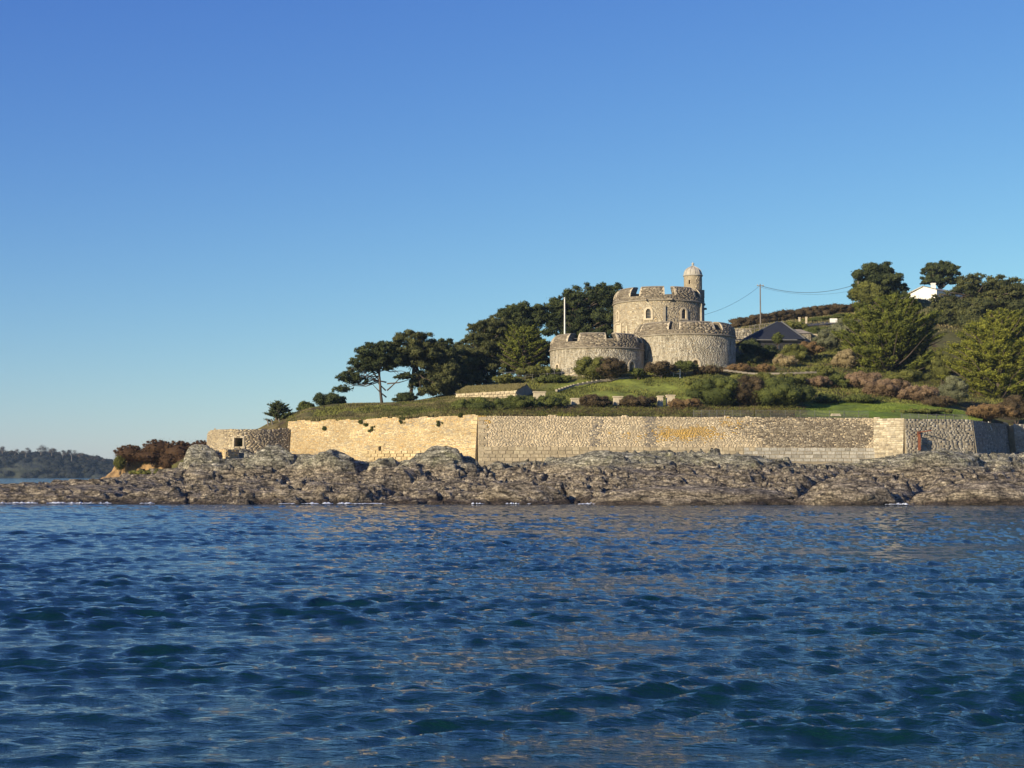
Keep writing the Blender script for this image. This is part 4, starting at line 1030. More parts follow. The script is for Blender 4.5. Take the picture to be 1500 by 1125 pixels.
cypress(407, 626, 199, 588, 22, 'small ragged conifer behind the gun battery', 308, mat='pine', n=2600, leaf=.26, nb=34, group='conifers at the point', tilt=.1)
shrub(482, 588, 212, 26, 11, 'dark rounded thicket left of the umbrella pine', 309, 'pine', 2600, .3)
shrub(594, 584, 213, 18, 9, 'low pine scrub in the gap between the forked pine and the round-topped pine', 311, 'pine', 1400, .26)
shrub(448, 598, 208, 14, 9, 'small dark bush right of the ragged conifer', 310, 'hedge_green', 1200)
# --- right hill trees
pine(1285, 470, 300, [(1283, 410, 36, 24), (1300, 428, 26, 22), (1262, 432, 20, 18)], 'rounded dark tree on the skyline left of the white bungalow', 321, n=15000, leaf=.5, mat='pine', group='trees on the skyline')
shrub(1270, 432, 296, 22, 18, 'olive bush in front of the rounded skyline tree', 322, 'bush_olive', 2600, .4, group='trees on the skyline')
pine(1378, 440, 335, [(1376, 398, 30, 14), (1370, 412, 24, 9), (1395, 412, 12, 8)], 'flat-topped pine rising behind the white bungalow', 323, n=8000, leaf=.5, bark='bark', group='trees on the skyline')
pine(1440, 540, 285, [(1425, 425, 30, 24), (1468, 430, 36, 26), (1445, 470, 60, 42), (1400, 490, 40, 45), (1500, 460, 40, 40), (1385, 450, 22, 22)], 'large dark pine mass behind the two bright cypresses', 324, n=28000, leaf=.5, r0=.6, mat='pine_warm', group='trees on the right slope')
pine(1540, 560, 290, [(1550, 450, 45, 40), (1550, 500, 50, 45)], 'dark pine cut off at the right edge', 325, n=8000, leaf=.6, group='trees on the right slope')
cypress(1303, 566, 232, 426, 80, 'big spreading yellow-green cypress left of the dark pines', 326, n=42000, nb=180, leaf=.30, lean=8, prof=[(0, .5), (.08, .85), (.3, 1.0), (.5, .8), (.7, .48), (.88, .16), (1, .02)], mat='cypress_dim')
cypress(1462, 596, 226, 448, 80, 'brightest yellow-green cypress at the right edge', 327, n=42000, nb=180, leaf=.30, lean=6, prof=[(0, .8), (.1, 1.0), (.35, .92), (.6, .62), (.8, .32), (1, .02)], mat='cypress')
# --- shrubs in front of the castle
SH = [
 (868, 541, 214, 30, 17, 'large green dome-shaped bush before the left bastion', 'bush_olive', 3600, .24),
 (894, 541, 213.4, 26, 16, 'brown-green dome bush overlapping the large green one', 'bush_brown', 3200, .24),
 (934, 546, 214, 14, 7, 'low dark green bush under the arched port', 'hedge_green', 1200, .22),
 (968, 540, 214, 26, 10, 'purplish brown bush left of the timber rails', 'bush_brown', 2600, .24),
 (1003, 537, 215, 20, 8, 'dull green bush below the right bastion', 'hedge_green', 2000, .24),
 (1040, 543, 216, 26, 6, 'low brown bush below the right bastion', 'bush_brown', 1800, .24),
 (1085, 541, 218, 24, 7, 'low rust bush below the right edge of the castle', 'bush_rust', 1800, .24),
 (1120, 541, 219, 18, 7, 'low tan bush below the shaded house', 'bush_rust', 1300, .24),
 (790, 545, 221, 36, 7, 'low olive bush at the foot of the bright cypress', 'bush_olive', 2200, .24),
 (742, 556, 218, 22, 8, 'olive scrub above the turf roofed building', 'bush_olive', 1800, .24),
 (812, 556, 216, 30, 6, 'low green scrub below the left bastion', 'hedge_green', 1800, .24),
 (808, 590, 192, 26, 11, 'leftmost clipped dark bush above the sea wall', 'hedge_green', 3000, .2),
 (872, 589, 193, 25, 10, 'second clipped bush, between two pale blocks', 'bush_brown', 2800, .2),
 (936, 590, 193.5, 30, 10, 'third clipped bush, left of the rightmost pale block', 'bush_brown', 3000, .2),
 (1003, 594, 192, 28, 10, 'sprawling brown bush right of the clipped bushes', 'bush_rust', 2600, .2),
 (1050, 577, 196, 44, 25, 'broad dark hedge mass, left half', 'hedge_green', 6500, .22),
 (1144, 579, 196, 52, 26, 'broad dark hedge mass beside the lawn', 'hedge_green', 8000, .22),
 (1096, 577, 197, 36, 25, 'brown-leaved centre of the broad hedge mass', 'bush_brown', 6000, .2),
 (1060, 559, 209, 60, 9, 'pale green scrub above the hedge mass', 'bush_olive', 3400, .22),
 (1130, 557, 211, 50, 9, 'mottled olive scrub below the rust bushes', 'bush_olive', 3000, .22),
 (705, 597, 187, 50, 11, 'leafy green thicket over the wall corner', 'hedge_green', 5200, .2),
 (755, 593, 188, 36, 13, 'dense green thicket below the turf roofed building', 'hedge_green', 4600, .2),
 (1162, 521, 232, 24, 16, 'pale olive bush in front of the small stone outbuilding', 'bush_olive', 3000, .26),
 (1185, 512, 234, 20, 11, 'orange-brown leafless bush below the stone outbuilding', 'bush_rust', 2600, .24),
 (1150, 530, 228, 17, 11, 'fawn leafless bush beside the shaded house', 'straw', 1800, .22),
 (1240, 528, 229, 20, 15, 'feathery straw-coloured pampas clump', 'straw', 2400, .24),
 (1215, 500, 244, 26, 18, 'fawn thicket left of the big cypress', 'grey_green', 3000, .26),
 (1240, 485, 256, 26, 18, 'grey-green thicket behind the big cypress', 'grey_green', 2600, .28),
 (1200, 548, 221, 26, 12, 'fresh green bush below the pampas clump', 'bush_olive', 2400, .24),
 (1225, 562, 214, 20, 14, 'dark green bush above the lawn corner', 'hedge_green', 2200, .24),
 (1196, 560, 212, 22, 9, 'dead pink-brown flowerheads left of the lawn', 'bush_pink', 2200, .2),
 (1262, 558, 214, 30, 13, 'dead pink-brown flowerheads below the pampas clump', 'bush_pink', 3600, .2),
 (1300, 570, 208, 38, 14, 'largest bank of dead pink-brown flowerheads above the lawn', 'bush_pink', 4800, .2),
 (1345, 577, 206, 30, 12, 'dead pink-brown flowerheads at the right of the bank', 'bush_pink', 3600, .2),
 (1330, 553, 218, 34, 9, 'low green growth under the big cypress', 'bush_olive', 2400, .24),
 (1210, 585, 201, 22, 8, 'low dark green plants at the left of the lawn', 'hedge_green', 1800, .2),
 (1262, 586, 202, 34, 6, 'strip of dark plants along the top of the lawn', 'hedge_green', 2200, .2),
 (1375, 590, 203, 26, 9, 'grey-brown twiggy bush between the lawn and the right cypress', 'bush_brown', 2200, .2),
 (1395, 575, 212, 22, 22, 'pale olive bush between the two cypresses', 'grey_green', 3000, .24),
 (1380, 540, 228, 24, 24, 'olive foliage behind the pale olive bush', 'bush_olive', 3000, .26),
 (1352, 603, 194, 50, 3, 'low leafy strip along the lawn', 'bush_olive', 1200, .16),
 (1450, 604, 195, 34, 12, 'russet leafless bush over the bastion', 'bush_rust', 4200, .2),
 (1490, 600, 204, 30, 18, 'dark brown bush over the shaded end of the bastion', 'bush_brown', 3600, .22),
 (1345, 452, 312, 30, 14, 'grey-green shrubs below the white bungalow', 'grey_green', 2600, .34),
 (1330, 470, 290, 30, 16, 'brown scrub below the bungalow garden', 'bush_brown', 2200, .3),
 (1108, 497, 246, 5, 5, 'small dark bush by the slate roof', 'hedge_green', 300, .2),
 (1139, 497, 241, 9, 10, 'small round bush at the corner of the slate roof', 'hedge_green', 700, .2),
 (1100, 512, 239, 18, 14, 'near-black evergreen bush in the shade before the slate roofed house', 'pine', 2600, .24),
 (1127, 516, 238, 15, 12, 'second near-black evergreen bush, right of the first before the house', 'pine', 2200, .24),
 (1092, 528, 230, 16, 10, 'low dark bush in the castle shadow', 'pine', 1800, .24),
 (1192, 488, 262, 16, 9, 'dark bush behind the stone outbuilding', 'hedge_green', 1400, .26),
 (1165, 478, 276, 18, 7, 'green scrub behind the slate roof', 'bush_olive', 1400, .26),
]
for i, (a, b, c, d_, e, lab, mt, n_, lf_) in enumerate(SH):
    shrub(a, b, c, d_, e, lab, 400 + i, mt, n_, lf_)
# wallflowers sprouting from the golden wall
for i, (a, b, s_, lab) in enumerate([(543, 628, 5, 'largest green tuft sprouting from the golden wall'), (534, 623, 3, 'small tuft left of the largest one on the golden wall'), (642, 622, 5, 'green tuft sprouting near the wall corner'), (587, 617, 4.5, 'tuft below the grassy edge of the golden wall'),
     (526, 618, 2.5, 'tiny tuft high on the golden wall'), (673, 610, 3, 'tuft at the top of the golden wall near the corner'), (474, 626, 2.2, 'tiny tuft at the left of the golden wall')]):
    uu = u_on(SG, a); P_ = SG(np.array([uu]), np.array([zat(b, 186)]))[0]; m = P_[1] / F
    o = empty('wall_plant', P_); tag(o, lab, 'plant', 'plants sprouting from the sea wall'); cl = [(Vector(P_) + Vector((random.uniform(-1, 1) * s_ * m, -.1, random.uniform(-.8, .8) * s_ * m)), diag(.22, .2, .18), .3) for _ in range(6)]
    crown('foliage', cl, 260, .14, M['hedge_green'], o, 500 + i)
def scrub(name, cond, n, smin, smax, mat, seed, x0, x1, d0, d1, per=26, leaf=.2):
    rg = np.random.default_rng(seed); x = rg.uniform(x0, x1, n); y = wallY(x) + .9 + rg.uniform(d0, d1, n); px = CX + F * x / y; k = cond(px, y, x); x, y = x[k], y[k]; z = land_z(x, y)
    cl = [((a, b, c + .15), diag(q * 1.5, q * 1.2, q), t) for a, b, c, q, t in zip(x, y, z, rg.uniform(smin, smax, len(x)), rg.uniform(.1, .95, len(x)))]
    V, f, t = leafcloud(cl, per * len(cl), leaf, seed, shell=.7); o = np_mesh(name, V, [f], M[mat], attrs={'tint': ('FACE', t)}); tag(o, kind='stuff')
slope = lambda p, y, x: (p > 1030) & (p < 1500) & (y > 203) & (y < 262) & ~((p > 1180) & (p < 1420) & (y < 202))
scrub('scrub', lambda p, y, x: slope(p, y, x) & (fbm(x / 5, y / 5, o=2, seed=5) > -.1), 620, .35, .9, 'bush_olive', 981, 26, 90, 14, 75)
scrub('dead_bracken', lambda p, y, x: slope(p, y, x) & (fbm(x / 5, y / 5, o=2, seed=6) > .0), 420, .3, .8, 'bush_rust', 982, 26, 90, 14, 75)
scrub('undergrowth', lambda p, y, x: slope(p, y, x) & (fbm(x / 6, y / 6, o=2, seed=7) > -.1), 480, .35, .9, 'hedge_green', 983, 26, 90, 14, 75)
walltop = lambda p, y, x: (p > 640) & (p < 1180) & (y < wallY(x) + 9)
scrub('scrub', walltop, 420, .25, .55, 'bush_olive', 984, -10, 42, 0, 9, leaf=.16)
scrub('brown_scrub', walltop, 420, .25, .6, 'bush_brown', 985, -10, 42, 0, 7, leaf=.16)
scrub('ivy', lambda p, y, x: (p > 560) & (p < 800), 260, .3, .6, 'hedge_green', 986, -18, 6, 0, 10, leaf=.16)
# --- hedges
hedge_path([(1075, 474, 298), (1120, 467, 300), (1170, 460, 303), (1215, 455, 305), (1262, 452, 306)], [12, 14, 15, 15, 13], 1.6, 'long brown hedge running up the skyline field', 601, 'bush_brown', 9000, .32)
hedge_path([(1180, 471, 290), (1215, 466, 291), (1245, 462, 292)], [6, 7, 6], 1.2, 'short dark hedge above the road', 602, 'hedge_green', 2600, .26)
hedge_path([(1175, 489, 272), (1205, 484, 272), (1240, 480, 272)], [6, 6, 5], 1.2, 'green hedge along the near side of the road', 603, 'hedge_green', 2600, .26)
hedge_path([(1255, 448, 304), (1300, 444, 308), (1335, 440, 312)], [8, 8, 6], 1.6, 'brown scrubby hedge running up to the bungalow', 604, 'bush_brown', 3000, .34)

# --- rough grass (uncountable)
def grass(name, cond, n, size, mat, seed, x0, x1, d0, d1, dens=None):
    rg = np.random.default_rng(seed); x = rg.uniform(x0, x1, n); y = wallY(x) + .9 + rg.uniform(d0, d1, n) ** 1.0; px = CX + F * x / y
    k = cond(px, y, x); x, y = x[k], y[k]; z = land_z(x, y); n = len(x); t = rg.uniform(0, 6.28, n); s_ = size * rg.uniform(.5, 1.4, n)
    dx, dy = np.cos(t) * s_ * .35, np.sin(t) * s_ * .35; lx_, ly_ = rg.normal(0, .3, n) * s_, rg.normal(0, .3, n) * s_
    V = np.stack([np.stack([x - dx, y - dy, z - .05], 1), np.stack([x + dx, y + dy, z - .05], 1), np.stack([x + lx_, y + ly_, z + s_], 1)], 1).reshape(-1, 3)
    o = np_mesh(name, V, np.arange(3 * n).reshape(-1, 3), M[mat], attrs={'tint': ('FACE', np.clip(.5 + .5 * fbm(x / 3, y / 3, o=3, seed=seed) + rg.normal(0, .2, n), 0, 1))}); tag(o, kind='stuff')
grass('dry_grass', lambda p, y, x: (p > 425) & (p < 790) & (y < 214) & (fbm(x / 4, y / 4, o=3, seed=77) > -.15), 90000, .20, 'dry_blades', 701, -29, 8, 0, 32)
grass('green_grass', lambda p, y, x: (p > 420) & (p < 1130) & (y < 222) & (fbm(x / 4, y / 4, o=3, seed=77) < .25), 100000, .17, 'grass_blades', 702, -29, 36, 0, 40)
grass('lawn_grass', lambda p, y, x: (p > 1165) & (p < 1440) & (y < 203), 70000, .09, 'lawn_blades', 705, 32, 62, 0, 20)
grass('bank_grass', lambda p, y, x: (p > 1100) & (p < 1500) & (y > 202) & (y < 262), 60000, .22, 'grass_blades', 703, 28, 85, 14, 75)
grass('field_grass', lambda p, y, x: (y > 262), 26000, .28, 'dry_blades', 704, 25, 100, 70, 130)

# ------------------------------------------------------------------ small buildings and furniture
# turf-roofed low building
def lowb():
    o = empty('low_battery_building', at(720, 582, 205)); tag(o, 'low stone building with a turf roof and dark gable end above the sea wall', 'building')
    A = at(668, 581, 209); B = at(757, 581, 202); C = at(785, 585, 208); D = A + (C - B); zt = zat(572, 205); z0 = 11.0
    for v in (A, B, C, D): v.z = z0
    zA = zat(575, 209); zB = zat(572, 202)
    up = lambda v, z: Vector((v.x, v.y, z)); mb = MB()
    mb.add([A, B, up(B, zB), up(A, zB - .1)], [[0, 1, 2, 3]]); mb.build('front_wall', M['pale'], o)
    peak = B.lerp(C, .5); pk2 = A.lerp(D, .5); pz = zat(563, 205); mb = MB()
    mb.add([B, C, up(C, zB - .3), up(peak, pz), up(B, zB)], [[0, 1, 2, 3, 4]]); mb.build('gable_wall', M['coping'], o)
    mb = MB(); q = .25; n = (B - A).normalized() * .3
    mb.add([up(A, zB - .1) - n, up(B, zB) + n * .1, up(peak, pz + .05) + n * .1, up(pk2, pz - .1) - n, up(C, zB - .3), up(D, zB - .3)], [[0, 1, 2, 3], [3, 2, 4, 5]]); r_ = mb.build('roof', M['coping'], o)
    rg = np.random.default_rng(9); n_ = 7000; a = rg.random(n_); b = rg.random(n_) ; base = np.array(up(A, zB)) + a[:, None] * np.array(up(B, zB) - up(A, zB)) + b[:, None] * np.array(up(pk2, pz) - up(A, zB)); s_ = rg.uniform(.12, .32, n_)
    V = np.stack([base + [-.1, 0, -.05], base + [.1, 0, -.05], base + np.stack([rg.normal(0, .15, n_), rg.normal(0, .1, n_), s_], 1)], 1).reshape(-1, 3)
    g = np_mesh('turf', V, np.arange(3 * n_).reshape(-1, 3), M['dry_blades'], o, attrs={'tint': ('FACE', rg.random(n_))}); g['kind'] = 'stuff'
    P = [A, B]; k = 14
    for i in range(k):
        for j, (zl, zh) in enumerate(((zB - .75, zB - .42), (zB - .40, zB - .08))):
            a0 = A.lerp(B, (i + (.5 if j else 0)) / k); a1 = A.lerp(B, min(1, (i + (.5 if j else 0) + .97) / k)); c = (a0 + a1) / 2; d = a1 - a0
            st = bpy.data.objects.new('stone', UM['block_tan'][i % 4]); col.objects.link(st); st.parent = o; st.location = Vector((c.x, c.y, (zl + zh) / 2)) + Vector((d.y, -d.x, 0)).normalized() * .06 - o.location
            st.rotation_euler = (0, 0, math.atan2(d.y, d.x)); st.scale = (d.length, .3, zh - zl)
lowb()
# pale blocks / revetment ends among the bushes
for i, (a, b, Y, w_, h_, lab) in enumerate([(790, 583, 199, 1.5, 1.0, 'pale stone revetment at the gable of the turf roofed building'), (843, 591, 195, 1.1, .7, 'low pale block between the first two clipped bushes'), (905, 590, 195, 1.1, 1.0, 'pale block between the second and third clipped bushes'),
        (967, 590, 195, .6, 1.1, 'narrow pale block right of the third clipped bush'), (982, 588, 195.5, 1.0, 1.0, 'rightmost pale block above the sea wall')]):
    p = at(a, b, Y); mb = MB(); mb.box((p.x, p.y, p.z), (w_, .8, h_ + .4), .15, .96); mb.box((p.x, p.y, p.z + h_ / 2 + .26), (w_ + .14, .95, .12), .15, .97)
    o = mb.build('stone_block', M['pale'], None); tag(o, lab, 'stone block', 'pale blocks of the lower gun platform')
# path retaining kerb along the green bank
def path_wall(pts, h, label, name='retaining_wall', mat='coping', th=.35, cat='wall'):
    o = empty(name, at(*pts[0])); tag(o, label, cat); mb = MB()
    for p, q in zip(pts[:-1], pts[1:]):
        a, b = at(*p), at(*q); d = b - a; c = (a + b) / 2; L = math.hypot(d.x, d.y); an = math.atan2(d.y, d.x); n = 6
        for i in range(n):
            m0 = a.lerp(b, i / n); m1 = a.lerp(b, (i + 1) / n); cc = (m0 + m1) / 2; mb.box((cc.x, cc.y, cc.z - h / 2 + random.uniform(-.006, .006)), (L / n + .01 * (i % 2), th + .01 * (i % 2), h), an)
    mb.build('wall_body', M[mat], o); return o
path_wall([(815, 571, 207), (840, 563, 210), (880, 556, 213), (930, 551, 215), (985, 547, 216.5)], .3, 'thin grey kerb wall curving along the top of the green bank')
path_wall([(1060, 541, 214), (1100, 546, 214.5), (1150, 546, 215), (1195, 544, 217)], .25, 'thin grey edging above the olive scrub')
# timber rails
def rail_fence(px0, py0, Y0, px1, py1, Y1, n, hp, label, mat='wood', rails=2, rad=.05, name='rail_fence', group=None):
    a, b = at(px0, py0, Y0), at(px1, py1, Y1); o = empty(name, a); tag(o, label, 'fence', group)
    for i in range(n):
        p = a.lerp(b, i / (n - 1)); mb = MB(); mb.tube([p + Vector((0, 0, -.4)), p + Vector((random.uniform(-.04, .04), 0, hp))], rad * 1.3, 6); mb.build('post', M[mat], o)
    for r_ in range(rails):
        z = Vector((0, 0, hp * (r_ + 1) / rails - .08)); mb = MB(); mb.tube([a + z, b + z], rad, 5); mb.build('rail', M[mat], o)
rail_fence(968, 548, 216.5, 996, 553, 214, 4, 1.15, 'weathered timber rails beside the path end', 'white_paint', 2, .045)
rail_fence(727, 556, 222, 845, 549, 217, 12, 1.0, 'thin railing below the bright cypress', 'fence_metal', 2, .03)
rail_fence(1098, 487, 268, 1128, 483, 268, 5, 1.2, 'pale rail fence behind the slate roof', 'bark_pale', 2, .05)
# fence along the wall top
def mesh_fence(u0p, u1p, S, z, hgt, label):
    us = np.linspace(u_on(S, u0p), u_on(S, u1p), 24); o = empty('wire_fence', S(us[:1], np.array([z]), -.8)[0]); tag(o, label, 'fence', 'wire fences on the sea wall')
    for i, u in enumerate(us):
        p = S(np.array([u]), np.array([z]), -.8)[0]
        if i % 3 == 0: mb = MB(); mb.tube([(p[0], p[1], z - .3), (p[0], p[1], z + hgt + .08)], .035, 5); mb.build('post', M['fence_metal'], o)
    mb = MB(); N = int((us[-1] - us[0]) / .13)
    for u in np.linspace(us[0], us[-1], N): p = S(np.array([u]), np.array([z]), -.8)[0]; mb.tube([(p[0], p[1], z - .1), (p[0], p[1], z + hgt)], .014, 3)
    for hh in (.1, hgt * .5, hgt): a = S(us[:1], np.array([z + hh]), -.8)[0]; b = S(us[-1:], np.array([z + hh]), -.8)[0]; mb.tube([a, b], .016, 3)
    mb.build('mesh_panel', M['fence_metal'], o)
mesh_fence(1112, 1278, SM, WTOP[2] - .02, .85, 'grey wire fence on the sea wall in front of the lawn')
S3 = Surf([WP[3], WP[4]]); mesh_fence(1326, 1424, S3, WTOP[3] - .05, .7, 'grey wire fence on top of the bastion facet')
mesh_fence(1020, 1108, SM, WTOP[1] + .02, .75, 'brown-grey wire fence on the wall below the hedge mass')
# leaning posts by the small conifer
for i, (a, b, lab) in enumerate([(393, 626, 'left of three leaning grey posts behind the gun battery'), (399, 625, 'middle, thickest of three leaning grey posts'), (410, 625, 'right of three leaning grey posts, beside the bank')]):
    p = at(a, b, 196); mb = MB(); mb.tube([p + Vector((.25, 0, -.8)), p + Vector((-.15, 0, 1.0))], [.16, .09], 6); o = mb.build('post', M['bark_pale'], None); tag(o, lab, 'post', 'leaning posts'); o.name = 'fence_post'
# rusty post with arm and plate
p = at(1347, 663, 183.8); rp = empty('rusty_post', p); tag(rp, 'rusty steel post with ladder arm and plate standing before the bastion', 'post')
zt = zat(632, 183.8) ; mb = MB(); mb.tube([(p.x, p.y, p.z - .5), (p.x, p.y, zt)], .09, 8); mb.build('pole', M['rust'], rp)
mb = MB(); mb.tube([(p.x, p.y, zt - .1), (p.x + 1.1, p.y - 1.4, zt + .1)], .06, 6); mb.tube([(p.x, p.y, zt - .7), (p.x - .3, p.y - 1.0, zt - .2)], .05, 6); mb.build('arm', M['rust'], rp)
mb = MB(); mb.box((p.x - .12, p.y - .1, zt - .25), (.3, .12, .5), .3); mb.build('bracket', M['rust'], rp)
mb = MB(); mb.box((p.x - .25, p.y - .9, zt - 1.3), (.05, .8, 1.9), .12); mb.build('plate', M['rust'], rp)
pass
# white pole leaning on the shaded bastion wall
a = at(1448, 618, 195); b = at(1453, 630, 193.5); mb = MB(); mb.tube([a, b], .07, 6); o = mb.build('drain_pipe', M['white_paint'], None); tag(o, 'short white pipe leaning from the top of the shaded bastion facet', 'pipe')
# slab on wall by lawn
p = at(1224, 609, 187.6); mb = MB(); mb.box((p.x, p.y, p.z + .1), (1.2, .6, .3), .2, .8); o = mb.build('stone_slab', M['pale'], None); tag(o, 'loose pale slab lying on the wall top by the lawn', 'slab')
mb = MB(); p = at(1262, 596, 200); mb.box((p.x, p.y, p.z), (.9, .7, .5), .4, .7); o = mb.build('lawn_stone', M['pale'], None); tag(o, 'pale stone at the upper edge of the lawn', 'rock')

# slate-roofed house right of the castle
def house():
    o = empty('slate_roofed_house', at(1125, 530, 244)); tag(o, 'house with dark slate pyramid roof in the shadow right of the castle', 'house')
    ap = at(1142, 471.5, 250); fl = at(1093, 496, 243); zr = fl.z; x0, x1 = xat(1090, 245), xat(1176, 247); y0, y1 = 244, 256
    z0 = gz((x0 + x1) / 2, 244) - 3
    mb = MB(); mb.box(((x0 + x1) / 2, (y0 + y1) / 2, (z0 + zr) / 2), (x1 - x0 - .8, y1 - y0 - .8, zr - z0)); mb.build('wall', M['shade_toned_wood'], o)
    mb = MB(); C = [(x0, y0), (x1, y0), (x1, y1), (x0, y1)]; a = (ap.x - .3, 250, ap.z); b_ = (ap.x + .3, 250, ap.z)
    mb.add([(x0, y0, zr), (x1, y0, zr), (x1, y1, zr), (x0, y1, zr), a, b_], [[0, 1, 5, 4], [1, 2, 5], [2, 3, 4, 5], [3, 0, 4], [3, 2, 1, 0]]); rf = mb.build('roof', M['shade_toned_slate'], o)
    mb = MB(); mb.tube([(x0, y0, zr + .05), (a[0], 250, ap.z + .05)], .12, 5); mb.tube([(x1, y0, zr + .05), (b_[0], 250, ap.z + .05)], .12, 5); mb.build('ridge_tiles', M['fence_metal'], rf)
    # slate courses: thin raised strips on the front slope
    mb = MB(); L = Vector((x0, y0, zr)); Rr = Vector((x1, y0, zr)); A = Vector(a)
    for i in range(1, 14):
        t = i / 14; p0 = L.lerp(A, t); p1 = Rr.lerp(Vector(b_), t); mb.tube([p0 + Vector((0, -.03, .02)), p1 + Vector((0, -.03, .02))], .035, 3)
    mb.build('slate_courses', M['shade_toned_slate'], rf)
    mb = MB(); mb.box((x0 + 3.5, y0 - .3, zr - .12), (x1 - x0, .18, .16)); mb.build('gutter', M['fence_metal'], o)
    for i in range(2):
        xx = x0 + 2.2 + 3.0 * i; w_ = MB(); w_.box((xx, y0 + .36, zr - 1.6), (1.1, .12, 1.3)); wi = w_.build('window', M['shade_toned_wood'], o); w2 = MB(); w2.box((xx, y0 + .28, zr - 1.6), (.9, .06, 1.1)); w2.build('pane', M['glass'], wi)
    mb = MB(); mb.box((x0 + 7.2, y0 + .36, zr - 2.4), (1.0, .12, 2.1)); mb.build('door', M['shade_toned_wood'], o)
house()
def outb():
    o = empty('stone_outbuilding', at(1170, 500, 250)); tag(o, 'small pale-roofed stone outbuilding with a door right of the slate roof', 'outbuilding')
    x0, x1 = xat(1148, 248), xat(1190, 248); zb_ = zat(505, 248) - 2; ze = zat(488.5, 248); zr = zat(483.5, 252); y0, y1 = 248, 253; dx0 = xat(1163, 248); 
    S = Surf([(x0, y0), (x1, y0)]); hd = [(xat(1165.5, 248) - x0 - .45, xat(1165.5, 248) - x0 + .45, zb_, ze - .35)]
    core('wall', S, 0, S.len, zb_, ze, M['mortar'], o, hd, .5, 1); stonework('wall_stones', S, 0, S.len, zb_, ze, (.25, .6), (.15, .3), col_bastion, M['grey_stone'], o, hd, seed=801)
    mb = MB(); mb.box((x0 + .15, 250.5, (zb_ + ze) / 2), (.3, 4.4, ze - zb_)); mb.box((x1 - .15, 250.5, (zb_ + ze) / 2), (.3, 4.4, ze - zb_)); mb.box(((x0 + x1) / 2, 252.8, (zb_ + ze) / 2), (x1 - x0 - .7, .3, ze - zb_)); mb.build('side_walls', M['coping'], o)
    mb = MB(); mb.add([(x0 - .2, y0 - .3, ze), (x1 + .2, y0 - .3, ze), (x1 - 1.2, 250.5, zr), (x0 + 1.8, 250.5, zr), (x1 + .2, y1 + .2, ze), (x0 - .2, y1 + .2, ze)], [[0, 1, 2, 3], [1, 4, 2], [4, 5, 3, 2], [5, 0, 3], [5, 4, 1, 0]]); mb.build('roof', M['coping'], o)
    mb = MB(); c = hd[0]; mb.box((x0 + (c[0] + c[1]) / 2, y0 + .3, (c[2] + c[3]) / 2), (.85, .08, c[3] - c[2])); mb.build('door', M['wood'], o)
    S = Surf([(x1 + .3, 249), (xat(1213, 249), 249)]); w2 = empty('garden_wall', at(1200, 498, 249)); tag(w2, 'short pale garden wall right of the stone outbuilding', 'wall')
    core('wall_body', S, 0, S.len, zb_, ze - .1, M['mortar'], w2, (), .5, 1); stonework('wall_stones', S, 0, S.len, zb_, ze - .15, (.25, .6), (.15, .3), col_bright, M['tan'], w2, seed=802)
    mb = MB(); mb.box(((x1 + .3 + xat(1213, 249)) / 2, 249.25, ze - .05), (S.len + .1, .7, .14)); mb.build('coping', M['pale'], w2)
    # rough wall between the castle and the slate roof
    S = Surf([(xat(1079, 262), 262), (xat(1103, 262), 262)]); w3 = empty('field_wall', at(1090, 488, 262)); tag(w3, 'rough tan field wall between the castle and the slate roof', 'wall')
    core('wall_body', S, 0, S.len, zat(500, 262), zat(481, 262), M['mortar'], w3, (), .5, 1); stonework('wall_stones', S, 0, S.len, zat(500, 262), zat(481, 262), (.3, .7), (.15, .3), col_bastion, M['grey_stone'], w3, seed=803)
outb()
# road and road sign
def road():
    P = [(1170, 476, 282), (1195, 474, 283), (1225, 471, 285), (1255, 468, 288), (1290, 464, 292)]; mb = MB(); vs = []
    for px_, py_, Y in P: c = at(px_, py_, Y); vs += [(c.x, c.y - 2.6, c.z - .55), (c.x, c.y + 2.6, c.z + .35)]
    mb.add(vs, [[2 * i, 2 * i + 2, 2 * i + 3, 2 * i + 1] for i in range(len(P) - 1)]); o = mb.build('road', M['asphalt'], None); tag(o, kind='structure')
road()
p = at(1221, 477.5, 276); z1 = zat(466.5, 276); z0 = zat(472.5, 276); rs = empty('road_sign', p); tag(rs, 'blank-looking white board on two posts beside the road', 'sign')
for s_ in (-.42, .42): mb = MB(); mb.tube([(p.x + s_, p.y, p.z - .8), (p.x + s_, p.y, z1)], .05, 6); mb.build('post', M['fence_metal'], rs)
mb = MB(); mb.box((p.x, p.y - .08, (z0 + z1) / 2), (1.35, .06, z1 - z0)); mb.build('board', M['white_paint'], rs)
for i, (a, b) in enumerate([(1171, 470), (1181, 469.5)]):
    pp = at(a, b, 284); mb = MB(); mb.box((pp.x, pp.y, pp.z), (.32, .32, 1.1)); mb.box((pp.x, pp.y, pp.z + .6), (.42, .42, .12)); o = mb.build('gate_pillar', M['pale'], None); tag(o, ('left' if i == 0 else 'right') + ' of two pale gate pillars below the brown hedge', 'gate pillar', 'gate pillars')
